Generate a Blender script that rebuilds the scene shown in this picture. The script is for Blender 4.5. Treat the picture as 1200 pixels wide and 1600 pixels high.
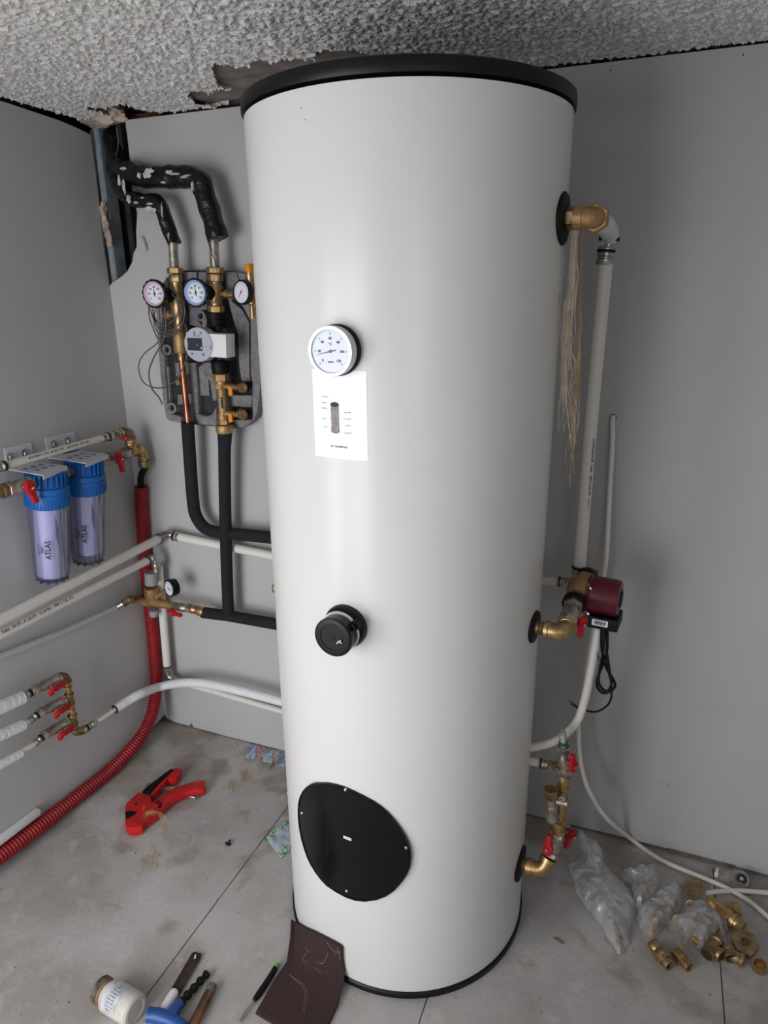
import bpy, bmesh, math, random
from math import sin, cos, pi, radians, hypot, atan2
from mathutils import Vector as V, Matrix, noise
random.seed(7)
for o in list(bpy.data.objects): bpy.data.objects.remove(o)
SC = bpy.context.scene; COL = SC.collection
# ------------------------------------------------------------------ camera
CAM = V((1.7057665, -1.8763032, 1.66194165))
FW = V((-0.34902469, 0.88417394, -0.31051282)); RT = V((0.93122042, 0.36433842, -0.00927623)); UP = V((-0.10492995, 0.29239351, 0.95052393))
FPX = 1064.354
cd = bpy.data.cameras.new('camera'); cam = bpy.data.objects.new('camera', cd); COL.objects.link(cam)
cam.matrix_world = Matrix(((RT.x, UP.x, -FW.x, CAM.x), (RT.y, UP.y, -FW.y, CAM.y), (RT.z, UP.z, -FW.z, CAM.z), (0, 0, 0, 1)))
cd.sensor_fit = 'VERTICAL'; cd.sensor_height = 32.0; cd.sensor_width = 24.0; cd.lens = FPX / 1600 * 32.0
cd.clip_start = .02
SC.camera = cam
# ------------------------------------------------------------------ light and exposure
w = bpy.data.worlds.new('world'); SC.world = w; w.use_nodes = True
bg = w.node_tree.nodes['Background']; bg.inputs[0].default_value = (.75, .85, 1, 1); bg.inputs[1].default_value = .3
def area(name, loc, target, sx, sy, power, color):
    l = bpy.data.lights.new(name, 'AREA'); l.shape = 'RECTANGLE'; l.size = sx; l.size_y = sy; l.energy = power; l.color = color
    o = bpy.data.objects.new(name, l); COL.objects.link(o); o.location = loc
    o.rotation_euler = (V(target) - V(loc)).to_track_quat('-Z', 'Y').to_euler(); return o
dl = area('doorway_daylight', (.50, -2.88, .98), (.22, -1.0, .80), .84, 1.70, 17, (.95, .965, 1.0))
dl.data.spread = radians(115)
area('side_window_daylight', (.01, -2.36, 1.0), (1.0, -2.30, .85), .74, 1.56, 26, (.95, .965, 1.0))
area('right_fill_light', (2.5, -2.88, 1.5), (2.4, -1.0, 1.1), .9, .9, 4.6, (.96, .965, 1.0))  # added fill light from the unseen right end of the front wall
SC.view_settings.view_transform = 'Standard'; SC.view_settings.look = 'None'; SC.view_settings.gamma = 1
SC.view_settings.use_curve_mapping = False; SC.view_settings.exposure = 0.0
# ------------------------------------------------------------------ points in the room (walls x=0 and y=0, floor z=0)
TA = V((1.18782476, -0.41380841, 0)); TR = .325; TH = 1.9889; HC = 2.1584
def ray(x, y): return (FW * FPX + RT * (x - 600) + UP * (800 - y)).normalized()
def H(x, y, z=0.): d = ray(x, y); return CAM + d * ((z - CAM.z) / d.z)
def B(x, y, k=0.): d = ray(x, y); return CAM + d * ((-k - CAM.y) / d.y)
def L(x, y, k=0.): d = ray(x, y); return CAM + d * ((k - CAM.x) / d.x)
def T(x, y, r=TR):
    d = ray(x, y); ox, oy = CAM.x - TA.x, CAM.y - TA.y
    a = d.x * d.x + d.y * d.y; b = 2 * (ox * d.x + oy * d.y); c = ox * ox + oy * oy - r * r
    return CAM + d * ((-b - math.sqrt(max(0, b * b - 4 * a * c))) / 2 / a)
def cyl(phi, z, r): return V((TA.x + r * cos(phi), TA.y + r * sin(phi), z))
def cylc(p): return atan2(p.y - TA.y, p.x - TA.x), p.z
X, Y, Z = V((1, 0, 0)), V((0, 1, 0)), V((0, 0, 1))
# ------------------------------------------------------------------ materials
def lin(c): return tuple(((v / 255) / 12.92 if v / 255 <= .04045 else ((v / 255 + .055) / 1.055) ** 2.4) for v in c) + (1,)
def mat(name, rgb, rough=.5, metal=0., var=0., vs=20., rgb2=None, bump=0., bs=60., coat=0., spec=.5, alpha=1., trans=0., ior=1.45, detail=4., stretch=None, lo=.35, hi=.65):
    m = bpy.data.materials.new(name); m.use_nodes = True; nt = m.node_tree; b = nt.nodes['Principled BSDF']
    b.inputs['Roughness'].default_value = rough; b.inputs['Metallic'].default_value = metal
    b.inputs['Coat Weight'].default_value = coat; b.inputs['Specular IOR Level'].default_value = spec
    b.inputs['Transmission Weight'].default_value = trans; b.inputs['IOR'].default_value = ior; b.inputs['Alpha'].default_value = alpha
    tc = nt.nodes.new('ShaderNodeTexCoord'); mp = nt.nodes.new('ShaderNodeMapping'); nt.links.new(tc.outputs['Object'], mp.inputs[0])
    if stretch: mp.inputs['Scale'].default_value = stretch
    n = nt.nodes.new('ShaderNodeTexNoise'); n.inputs['Scale'].default_value = vs; n.inputs['Detail'].default_value = detail
    nt.links.new(mp.outputs[0], n.inputs[0])
    r = nt.nodes.new('ShaderNodeValToRGB'); c1 = lin(rgb)
    c2 = lin(rgb2) if rgb2 else tuple(min(1, v * (1 - var)) for v in c1[:3]) + (1,)
    r.color_ramp.elements[0].position = lo; r.color_ramp.elements[1].position = hi
    r.color_ramp.elements[0].color = c2; r.color_ramp.elements[1].color = c1
    nt.links.new(n.outputs[0], r.inputs[0]); nt.links.new(r.outputs[0], b.inputs['Base Color'])
    if bump:
        n2 = nt.nodes.new('ShaderNodeTexNoise'); n2.inputs['Scale'].default_value = bs; n2.inputs['Detail'].default_value = 5
        nt.links.new(mp.outputs[0], n2.inputs[0]); bp = nt.nodes.new('ShaderNodeBump'); bp.inputs['Strength'].default_value = bump; bp.inputs['Distance'].default_value = .01
        nt.links.new(n2.outputs[0], bp.inputs['Height']); nt.links.new(bp.outputs[0], b.inputs['Normal'])
    return m
M = {}
M['board'] = mat('painted_plasterboard', (186, 185, 184), .75, var=.04, vs=3, bump=.03, bs=300)
M['boardedge'] = mat('board_edge', (120, 110, 95), .9, var=.4, vs=60, bump=.4)
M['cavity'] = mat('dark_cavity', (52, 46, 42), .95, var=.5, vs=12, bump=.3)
M['brick'] = mat('broken_brick', (112, 66, 50), .95, rgb2=(50, 38, 34), vs=18, bump=.8, bs=40)
M['mortar'] = mat('loose_mortar', (205, 190, 176), .95, rgb2=(140, 122, 108), vs=25, bump=.9, bs=50)
M['popcorn'] = mat('textured_plaster', (240, 237, 233), .95, rgb2=(214, 210, 205), vs=110, bump=.6, bs=330, lo=.3, hi=.6)
M['bareceil'] = mat('bare_mortar_ceiling', (140, 130, 122), .95, rgb2=(108, 100, 94), vs=14, bump=.3, bs=30)
M['tank'] = mat('tank_jacket', (220, 219, 215), .25, var=.02, vs=4, bump=.02, bs=500, coat=.0, spec=.45)
M['blackpl'] = mat('black_plastic', (14, 14, 16), .42, spec=.35, var=.25, vs=30)
M['blackmat'] = mat('matt_black_plastic', (13, 13, 14), .55, spec=.3, var=.3, vs=30)
M['blackgloss'] = mat('glossy_black_cover', (10, 10, 12), .2, spec=.35, var=.15, vs=10)
M['chrome'] = mat('bright_metal', (214, 216, 220), .24, 1, var=.1)
M['silver'] = mat('silver_bezel', (205, 207, 212), .38, .6, var=.08, vs=8)
M['dial'] = mat('dial_white', (226, 230, 240), .35, var=.02)
M['dialpink'] = mat('dial_pink', (204, 166, 186), .4, var=.02)
M['dialblue'] = mat('dial_blue', (138, 164, 214), .4, var=.02)
M['ink'] = mat('black_ink', (40, 42, 48), .6, var=.1)
M['inkgrey'] = mat('grey_ink', (120, 122, 132), .6, var=.1)
M['redink'] = mat('red_ink', (190, 40, 60), .5, var=.1)
M['paper'] = mat('sticker_paper', (250, 250, 254), .3, var=.01)
M['greyprint'] = mat('grey_print', (158, 146, 150), .5, rgb2=(120, 108, 114), vs=300)
M['brass'] = mat('brass', (200, 170, 124), .38, .88, rgb2=(162, 132, 90), vs=35, bump=.06, bs=200)
M['brassdull'] = mat('dull_brass', (176, 150, 112), .45, .85, rgb2=(122, 100, 72), vs=30, bump=.12, bs=150)
M['brassmatt'] = mat('cast_brass', (190, 156, 110), .5, .7, rgb2=(156, 124, 82), vs=30, bump=.2, bs=200)
M['nickel'] = mat('nickel_plated', (196, 188, 178), .36, .85, rgb2=(150, 140, 128), vs=30, bump=.1, bs=150)
M['steel'] = mat('stainless_sleeve', (204, 202, 198), .28, .92, rgb2=(160, 156, 150), vs=40)
M['corr'] = mat('corrugated_steel', (206, 200, 192), .35, .8, rgb2=(170, 162, 154), vs=40)
M['galv'] = mat('galvanised_profile', (170, 180, 188), .5, .35, rgb2=(140, 152, 160), vs=20)
M['copper'] = mat('copper', (196, 128, 98), .32, 1, rgb2=(140, 82, 60), vs=14)
M['copperold'] = mat('old_copper', (150, 108, 86), .45, .8, rgb2=(86, 66, 56), vs=14)
M['patina'] = mat('copper_patina', (128, 134, 122), .6, .5, rgb2=(84, 84, 74), vs=60)
M['eps'] = mat('grey_foam_shell', (140, 136, 138), .85, rgb2=(118, 114, 117), vs=60, bump=.4, bs=400)
M['epsdark'] = mat('recess_shade_and_dark_housing', (62, 60, 62), .9, var=.3, vs=60, bump=.4, bs=400)  # foam grey darkened to paint recess shade; also colours the dark motor housing
M['foam'] = mat('black_pipe_insulation', (27, 26, 29), .85, var=.3, vs=60, bump=.25, bs=500)
M['wrap'] = mat('black_wrap_plaster_smeared', (20, 20, 22), .3, var=.3, vs=12, bump=.9, bs=28)
M['plastersmear'] = mat('white_plaster_smear', (200, 200, 202), .6, var=.2, vs=60, bump=.3)
M['whitepipe'] = mat('white_pipe', (226, 222, 214), .38, var=.03, vs=10)
M['whiteins'] = mat('white_insulation_sleeve', (232, 232, 234), .55, var=.05, vs=40, bump=.35, bs=120)
M['greypl'] = mat('grey_plastic', (150, 152, 156), .4, var=.06)
M['lgreypl'] = mat('light_grey_plastic', (176, 180, 190), .45, var=.04)
M['whitepl'] = mat('white_plastic', (226, 224, 226), .4, var=.03)
M['bracket'] = mat('white_powder_coat', (205, 208, 216), .4, var=.05, vs=8)
M['red'] = mat('red_handle', (186, 22, 30), .38, var=.12, vs=40)
M['redcond'] = mat('red_conduit', (160, 30, 36), .45, rgb2=(132, 24, 30), vs=20)
M['redtool'] = mat('red_tool_paint', (205, 34, 34), .4, rgb2=(176, 26, 28), vs=30)
M['maroon'] = mat('maroon_enamel', (92, 20, 34), .36, var=.1, vs=60, bump=.05, bs=500)
M['orange'] = mat('orange_plastic', (232, 140, 32), .45, var=.1)
M['blue'] = mat('blue_plastic', (26, 98, 174), .4, var=.12, vs=20)
M['bluetool'] = mat('blue_tool_plastic', (40, 84, 152), .35, var=.15, vs=20)
M['green'] = mat('green_plastic', (98, 190, 70), .45, var=.1)
M['cart'] = mat('filter_cartridge', (232, 232, 246), .8, var=.04, vs=60)
M['fleece'] = mat('brown_abrasive_fleece', (86, 62, 62), .95, rgb2=(66, 46, 48), vs=420, bump=.8, bs=700)
M['jar'] = mat('jar_white', (204, 198, 188), .45, rgb2=(170, 156, 138), vs=14, lo=.3, hi=.5)
M['jarlabel'] = mat('jar_label', (206, 208, 212), .5, rgb2=(170, 172, 178), vs=60)
M['jarlid'] = mat('jar_dirty_lid', (120, 108, 92), .6, rgb2=(74, 64, 54), vs=60, bump=.4)
M['rust'] = mat('rusty_blade', (92, 78, 72), .5, .6, rgb2=(56, 44, 40), vs=20)
M['wood'] = mat('bare_brown_wood', (150, 120, 92), .8, rgb2=(120, 92, 68), vs=10)
M['hemp'] = mat('hemp_fibre', (196, 170, 130), .8, rgb2=(170, 136, 92), vs=30)
M['blond'] = mat('pale_hemp_fibre', (206, 192, 174), .8, rgb2=(180, 160, 136), vs=30)
M['crumb'] = mat('plaster_crumbs', (196, 190, 184), .9, rgb2=(110, 98, 90), vs=200)
M['sachet'] = mat('blue_foil', (176, 194, 208), .35, rgb2=(104, 128, 150), vs=70, lo=.45, hi=.55, stretch=(1, .25, 1))
M['sachetred'] = mat('brown_red_print', (150, 92, 88), .4, rgb2=(196, 180, 178), vs=120)
M['greenprint'] = mat('green_leaf_print', (70, 140, 84), .5, rgb2=(206, 226, 208), vs=150, lo=.47, hi=.53)
M['packet'] = mat('silvery_packet', (184, 192, 202), .35, var=.12, vs=30, bump=.4, bs=40)
def clear(name, rgb, mix, rough, glossmix=.1, noisy=0., base=None):
    """thin clear or milky plastic film: straight-through light, some diffuse, fresnel gloss"""
    m = bpy.data.materials.new(name); m.use_nodes = True; nt = m.node_tree; nt.nodes.clear()
    out = nt.nodes.new('ShaderNodeOutputMaterial'); tr = nt.nodes.new('ShaderNodeBsdfTransparent'); tr.inputs[0].default_value = lin(base or (255, 255, 255))
    df = nt.nodes.new('ShaderNodeBsdfDiffuse'); df.inputs[0].default_value = lin(rgb)
    tl = nt.nodes.new('ShaderNodeBsdfTranslucent'); tl.inputs[0].default_value = lin(rgb)
    ad = nt.nodes.new('ShaderNodeMixShader'); ad.inputs[0].default_value = .4; nt.links.new(df.outputs[0], ad.inputs[1]); nt.links.new(tl.outputs[0], ad.inputs[2])
    m1 = nt.nodes.new('ShaderNodeMixShader'); nt.links.new(tr.outputs[0], m1.inputs[1]); nt.links.new(ad.outputs[0], m1.inputs[2])
    if noisy:
        tc = nt.nodes.new('ShaderNodeTexCoord'); n = nt.nodes.new('ShaderNodeTexNoise'); n.inputs['Scale'].default_value = 22; n.inputs['Detail'].default_value = 6
        nt.links.new(tc.outputs['Object'], n.inputs[0]); mr = nt.nodes.new('ShaderNodeMapRange'); mr.inputs[1].default_value = .3; mr.inputs[2].default_value = .7
        mr.inputs[3].default_value = mix - noisy; mr.inputs[4].default_value = mix + noisy; nt.links.new(n.outputs[0], mr.inputs[0]); nt.links.new(mr.outputs[0], m1.inputs[0])
    else: m1.inputs[0].default_value = mix
    gl = nt.nodes.new('ShaderNodeBsdfGlossy'); gl.inputs['Roughness'].default_value = rough
    lw = nt.nodes.new('ShaderNodeLayerWeight'); lw.inputs[0].default_value = .35
    mu = nt.nodes.new('ShaderNodeMath'); mu.operation = 'MULTIPLY_ADD'; mu.inputs[1].default_value = .6; mu.inputs[2].default_value = glossmix; nt.links.new(lw.outputs['Fresnel'], mu.inputs[0])
    m2 = nt.nodes.new('ShaderNodeMixShader'); nt.links.new(mu.outputs[0], m2.inputs[0]); nt.links.new(m1.outputs[0], m2.inputs[1]); nt.links.new(gl.outputs[0], m2.inputs[2])
    nt.links.new(m2.outputs[0], out.inputs[0]); return m
M['bag'] = clear('milky_plastic_bag', (244, 244, 245), .42, .2, .06, .2)
M['bowl'] = clear('clear_filter_bowl', (200, 202, 236), .08, .1, .05, base=(244, 244, 253))
M['bowldark'] = clear('clear_bowl_foot', (110, 112, 150), .4, .2, .06, base=(200, 200, 230))
M['tubeclear'] = clear('clear_plastic_tube', (200, 205, 205), .35, .2, .06)
# floor: large concrete-coloured slabs
def floor_mat():
    m = mat('concrete_floor_slabs', (188, 185, 182), .8, rgb2=(160, 155, 152), vs=5, bump=.12, bs=60, detail=9, lo=.3, hi=.68)
    nt = m.node_tree; b = nt.nodes['Principled BSDF']; tc = [n for n in nt.nodes if n.type == 'TEX_COORD'][0]
    cur = b.inputs['Base Color'].links[0].from_socket
    def layer(cur, scale, lo, hi, rgb, detail=6, dist=0., corner=False):
        n = nt.nodes.new('ShaderNodeTexNoise'); n.inputs['Scale'].default_value = scale; n.inputs['Detail'].default_value = detail; n.inputs['Distortion'].default_value = dist
        nt.links.new(tc.outputs['Object'], n.inputs[0])
        r = nt.nodes.new('ShaderNodeValToRGB'); r.color_ramp.elements[0].position = lo; r.color_ramp.elements[1].position = hi
        r.color_ramp.elements[0].color = (0, 0, 0, 1); r.color_ramp.elements[1].color = (1, 1, 1, 1); nt.links.new(n.outputs[0], r.inputs[0])
        if corner:   # mortar dust swept up towards the back corner
            sp_ = nt.nodes.new('ShaderNodeSeparateXYZ'); nt.links.new(tc.outputs['Object'], sp_.inputs[0])
            m1 = nt.nodes.new('ShaderNodeMapRange'); m1.inputs[1].default_value = .75; m1.inputs[2].default_value = 1.45; m1.inputs[3].default_value = -.12; m1.inputs[4].default_value = .07; nt.links.new(sp_.outputs[1], m1.inputs[0])
            ad_ = nt.nodes.new('ShaderNodeMath'); nt.links.new(n.outputs[0], ad_.inputs[0]); nt.links.new(m1.outputs[0], ad_.inputs[1]); nt.links.new(ad_.outputs[0], r.inputs[0])
        mx = nt.nodes.new('ShaderNodeMix'); mx.data_type = 'RGBA'; nt.links.new(r.outputs[0], mx.inputs[0]); nt.links.new(cur, mx.inputs[6]); mx.inputs[7].default_value = lin(rgb); return mx.outputs[2]
    cur = layer(cur, 3.1, .56, .72, (158, 148, 139), 8, .6)
    cur = layer(cur, 19, .58, .78, (190, 186, 183), 9, .3)
    cur = layer(cur, 7, .50, .62, (152, 142, 133), 8, .3, True)
    cur = layer(cur, 130, .68, .76, (200, 198, 196), 3)
    cur = layer(cur, 60, .70, .76, (86, 74, 66), 4)
    nt.links.new(cur, b.inputs['Base Color'])
    return m
M['floor'] = floor_mat()
M['joint'] = mat('dark_joint', (38, 34, 32), .95, rgb2=(120, 112, 106), vs=26, lo=.3, hi=.36)
# ------------------------------------------------------------------ mesh builder
def frame(d, up=None):
    d = d.normalized(); u = up if up is not None else (Z if abs(d.z) < .9 else Y)
    a = (u - d * u.dot(d)).normalized(); return d, a, d.cross(a)
def spline(pts, n=8):
    pts = [V(p) for p in pts]
    if len(pts) < 3: return pts
    q = [pts[0] * 2 - pts[1]] + pts + [pts[-1] * 2 - pts[-2]]; out = []
    for i in range(1, len(q) - 2):
        p0, p1, p2, p3 = q[i - 1:i + 3]
        for j in range(n):
            t = j / n; out.append(.5 * ((2 * p1) + (p2 - p0) * t + (2 * p0 - 5 * p1 + 4 * p2 - p3) * t * t + (3 * p1 - p0 - 3 * p2 + p3) * t ** 3))
    out.append(pts[-1]); return out
def resample(pts, step):
    out = [pts[0].copy()]; acc = 0.
    for a, b in zip(pts, pts[1:]):
        l = (b - a).length; s = step - acc
        while s <= l: out.append(a + (b - a) * (s / l)); s += step
        acc = l - (s - step)
    out.append(pts[-1].copy()); return out
class MB:
    def __init__(s): s.bm = bmesh.new(); s.mi = 0
    def face(s, vs):
        try: f = s.bm.faces.new(vs); f.material_index = s.mi; return f
        except ValueError: return None
    def mat(s, i): s.mi = i; return s
    def tube(s, pts, r, seg=14, caps=True, sm=0, flat=1.):
        pts = [V(p) for p in pts]
        if sm: pts = spline(pts, sm)
        n = len(pts); tan = [(pts[min(i + 1, n - 1)] - pts[max(i - 1, 0)]).normalized() for i in range(n)]
        _, a, b = frame(tan[0]); rings = []; arc = 0
        for i in range(n):
            if i: arc += (pts[i] - pts[i - 1]).length
            a = (a - tan[i] * a.dot(tan[i])).normalized(); b = tan[i].cross(a)
            ri = r(arc) if callable(r) else (r[i * (len(r) - 1) // max(1, n - 1)] if isinstance(r, (list, tuple)) else r)
            rings.append([s.bm.verts.new(pts[i] + (a * cos(2 * pi * k / seg) + b * sin(2 * pi * k / seg) * flat) * ri) for k in range(seg)])
        for i in range(n - 1):
            for k in range(seg): s.face((rings[i][k], rings[i][(k + 1) % seg], rings[i + 1][(k + 1) % seg], rings[i + 1][k]))
        if caps: s.face(rings[0][::-1]); s.face(rings[-1])
        return s
    def lathe(s, P, d, prof, seg=24, up=None, arcdeg=None):
        P = V(P); d, a, b = frame(V(d), up); rings = []
        for t, r in prof:
            if r <= 1e-6: rings.append([s.bm.verts.new(P + d * t)])
            else: rings.append([s.bm.verts.new(P + d * t + (a * cos(2 * pi * k / seg) + b * sin(2 * pi * k / seg)) * r) for k in range(seg)])
        for u, v in zip(rings, rings[1:]):
            for k in range(seg):
                k2 = (k + 1) % seg
                if len(u) == 1 and len(v) == 1: continue
                if len(u) == 1: s.face((u[0], v[k2], v[k]))
                elif len(v) == 1: s.face((u[k], u[k2], v[0]))
                else: s.face((u[k], u[k2], v[k2], v[k]))
        if len(rings[0]) > 1: s.face(rings[0][::-1])
        if len(rings[-1]) > 1: s.face(rings[-1])
        return s
    def rod(s, P, Q, r, seg=16, ch=.1):
        P, Q = V(P), V(Q); l = (Q - P).length; c = min(r * ch, l * .3)
        return s.lathe(P, Q - P, [(0, 0), (0, r - c), (c, r), (l - c, r), (l, r - c), (l, 0)], seg)
    def hexn(s, P, d, t0, t1, r, up=None):
        c = (t1 - t0) * .12
        return s.lathe(P, d, [(t0, 0), (t0, r * .9), (t0 + c, r), (t1 - c, r), (t1, r * .9), (t1, 0)], 6, up)
    def box(s, P, x, y, z, bev=0.):
        P, x, y, z = V(P), V(x), V(y), V(z); b2 = bmesh.new()
        vs = [b2.verts.new(P + x * i + y * j + z * k) for i in (-1, 1) for j in (-1, 1) for k in (-1, 1)]
        for f in ((0, 1, 3, 2), (4, 6, 7, 5), (0, 4, 5, 1), (2, 3, 7, 6), (0, 2, 6, 4), (1, 5, 7, 3)): b2.faces.new([vs[i] for i in f])
        bmesh.ops.recalc_face_normals(b2, faces=b2.faces)
        if bev: bmesh.ops.bevel(b2, geom=b2.edges[:] , offset=bev, segments=2, affect='EDGES', profile=.6)
        s.merge(b2); return s
    def merge(s, b2):
        mp = {v: s.bm.verts.new(v.co) for v in b2.verts}
        for f in b2.faces: s.face([mp[v] for v in f.verts])
        b2.free()
    def prism(s, poly, vec, bev=0.):
        b2 = bmesh.new(); poly = [V(p) for p in poly]; vec = V(vec)
        a = [b2.verts.new(p) for p in poly]; b = [b2.verts.new(p + vec) for p in poly]; n = len(a)
        b2.faces.new(a); b2.faces.new(b[::-1])
        for i in range(n): b2.faces.new((a[i], b[i], b[(i + 1) % n], a[(i + 1) % n]))
        bmesh.ops.recalc_face_normals(b2, faces=b2.faces)
        if bev:
            es = [e for e in b2.edges if all(v in a for v in e.verts) or all(v in b for v in e.verts)]
            bmesh.ops.bevel(b2, geom=es, offset=bev, segments=2, affect='EDGES', profile=.6)
        bmesh.ops.triangulate(b2, faces=[f for f in b2.faces if len(f.verts) > 4]); s.merge(b2); return s
    def surf(s, fn, nu, nv, closed=False):
        g = [[s.bm.verts.new(fn(i / nu, j / nv)) for j in range(nv + 1)] for i in range(nu + 1)]
        for i in range(nu):
            for j in range(nv): s.face((g[i][j], g[i + 1][j], g[i + 1][j + 1], g[i][j + 1]))
        return s
    def blob(s, P, rx, ry, rz, amp=.25, seed=0, seg=2):
        b2 = bmesh.new(); bmesh.ops.create_icosphere(b2, subdivisions=seg, radius=1)
        for v in b2.verts:
            n = noise.noise(v.co * 1.7 + V((seed, seed * 2.3, 0))) * amp + noise.noise(v.co * 4 + V((seed, 5, 0))) * amp * .5
            c = v.co * (1 + n); v.co = V(P) + V((c.x * rx, c.y * ry, c.z * rz))
        s.merge(b2); return s
RL = {}
def tag(o, label=None, cat=None, group=None, kind=None):
    if label: o['label'] = label
    if cat: o['category'] = cat
    if group: o['group'] = group
    if kind: o['kind'] = kind
    return o
def thing(name, label, cat, loc, group=None):
    o = bpy.data.objects.new(name, None); COL.objects.link(o); o.empty_display_size = .05; o.location = V(loc); RL[o.name] = V(loc); return tag(o, label, cat, group)
def part(name, mb, m, parent=None, label=None, smooth=35, kind=None):
    me = bpy.data.meshes.new(name); bm = mb.bm
    bmesh.ops.recalc_face_normals(bm, faces=bm.faces)
    if parent is not None: off = RL[parent.name]
    else:
        xs = [v.co for v in bm.verts]; mn = [min(c[i] for c in xs) for i in range(3)]; mx = [max(c[i] for c in xs) for i in range(3)]
        off = V(((mn[0] + mx[0]) / 2, (mn[1] + mx[1]) / 2, mn[2]))
    bmesh.ops.translate(bm, verts=bm.verts, vec=-off); bm.to_mesh(me); bm.free()
    for x in (m if isinstance(m, (list, tuple)) else [m]): me.materials.append(M[x] if isinstance(x, str) else x)
    if smooth:
        for p in me.polygons: p.use_smooth = True
        me.set_sharp_from_angle(angle=radians(smooth))
    o = bpy.data.objects.new(name, me); COL.objects.link(o); RL[o.name] = off.copy()
    if parent is not None: o.parent = parent
    else: o.location = off
    if label: o['label'] = label
    if kind: o['kind'] = kind
    return o
def struct(name, mb, m, smooth=0): return part(name, mb, m, None, None, smooth, 'structure')
_tc = {}
def text2d(st, size, align='CENTER'):
    key = (st, size, align)
    if key not in _tc:
        c = bpy.data.curves.new('t', 'FONT'); c.body = st; c.size = size; c.align_x = align; c.align_y = 'CENTER'; c.resolution_u = 2; c.offset = size * .018
        o = bpy.data.objects.new('t', c); COL.objects.link(o); bpy.context.view_layer.update()
        me = bpy.data.meshes.new_from_object(o.evaluated_get(bpy.context.evaluated_depsgraph_get()))
        _tc[key] = ([tuple(v.co)[:2] for v in me.vertices], [tuple(p.vertices) for p in me.polygons])
        bpy.data.objects.remove(o); bpy.data.curves.remove(c); bpy.data.meshes.remove(me)
    return _tc[key]
def addtext(mb, st, size, fn, align='CENTER'):
    vs, fs = text2d(st, size, align); vv = [mb.bm.verts.new(fn(u, v)) for u, v in vs]
    for f in fs: mb.face([vv[i] for i in f])
def noflip(mb): return mb
# ------------------------------------------------------------------ the room
FRONT, RIGHT = -2.9, 3.3
mb = MB(); mb.box((RIGHT / 2 - .1, FRONT / 2, -.05), (RIGHT / 2 + .25, 0, 0), (0, -FRONT / 2 + .25, 0), (0, 0, .05)); struct('floor', mb, 'floor')
jt = MB()
for (xa, ya, xb, yb) in ((.7045, -.02, .668, -2.85), (1.342, -.02, 1.352, -2.85), (2.024, -.02, 2.010, -2.85)):
    n = 90; prev = None
    for i in range(n + 1):
        t = i / n; x = xa + (xb - xa) * t + noise.noise(V((t * 60, xa, 0))) * .0006; y = ya + (yb - ya) * t; wd = .0011 + .0007 * noise.noise(V((t * 40, xa * 3, 7)))
        cur = (jt.bm.verts.new((x - wd, y, .0006)), jt.bm.verts.new((x + wd, y, .0006)))
        if prev: jt.face((prev[0], prev[1], cur[1], cur[0]))
        prev = cur
struct('trim_1', jt, 'joint')
# back wall board with the torn corner opening
hole = [(171.5, 447), (176, 441), (188, 434), (199.5, 424), (207, 409), (209, 396), (214, 386), (213, 360), (215, 334), (211, 312), (207, 300), (204, 270), (203, 247), (200, 220), (197, 196)]
hp = [B(x, y, 0) for x, y in hole]
topz = HC - .004
poly = [V((0.045, 0, .009)), V((.03, 0, .014)), V((.012, 0, .018)), V((0.0, 0, .030)), V((0, 0, hp[0].z))] + hp[1:] + [V((hp[-1].x - .002, 0, topz)), V((RIGHT, 0, topz)), V((RIGHT, 0, .004)), V((1.75, 0, .012)), V((1.5, 0, .006)), V((1., 0, .012)), V((.3, 0, .006)), V((.14, 0, .008)), V((.128, 0, .026)), V((.12, 0, .009))]
mb = MB(); mb.prism(poly, (0, .0125, 0)); struct('wall_back', mb, 'board')
# torn paper / brown core along the opening
mb = MB(); mb.tube([p + V((0, .006, 0)) + V((random.uniform(-.001, .001), 0, 0)) for p in hp], .0052, 6); struct('trim_2', mb, 'boardedge', 40)
# left wall board (door opening further to the front)
lp = [V((0, 0, .032)), V((0, 0, .5)), V((0, 0, topz - .028)), V((0, -.05, topz - .02)), V((0, -.12, topz - .012)), V((0, -.3, topz - .004)), V((0, -1.98, topz)), V((0, -1.98, 0)), V((0, -1.2, .004)), V((0, -.6, .016)), V((0, -.25, .019)), V((0, -.08, .020))]
mb = MB(); mb.prism(lp, (-.0125, 0, 0)); 
for y0_, y1_, z0_, z1_ in ((-2.74, -1.98, 1.8, topz), (-2.74, -1.98, 0, .2), (FRONT, -2.74, 0, topz)): mb.box((-.00625, (y0_ + y1_) / 2, (z0_ + z1_) / 2), (.00625, 0, 0), (0, (y1_ - y0_) / 2, 0), (0, 0, (z1_ - z0_) / 2))
struct('wall_left', mb, 'board')
mb = MB(); mb.box((-.0062, .002, 1.9), (.0063, 0, 0), (0, .002, 0), (0, 0, .22)); mb.tube([L(x, y, .0) + V((-.003, .001, 0)) for x, y in ((143, 204), (147, 240), (151, 280), (156, 325), (160, 370), (166, 410), (171, 447))], .004, 6); struct('trim_3', mb, 'boardedge', 40)
mb = MB(); mb.box((RIGHT + .05, FRONT / 2, HC / 2), (.05, 0, 0), (0, -FRONT / 2, 0), (0, 0, HC / 2 + .05)); struct('wall_right', mb, 'board')
mb = MB()
for (x0, x1, z0, z1) in ((-.1, .06, 0, HC), (.06, .94, 2.0, HC), (.94, 2.0, 0, HC), (3.0, 3.4, 0, HC), (2.0, 3.0, 0, 1.0), (2.0, 3.0, 2.0, HC)): mb.box(((x0 + x1) / 2, FRONT - .05, (z0 + z1) / 2), ((x1 - x0) / 2, 0, 0), (0, .05, 0), (0, 0, (z1 - z0) / 2))
struct('wall_front', mb, 'board')
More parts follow.
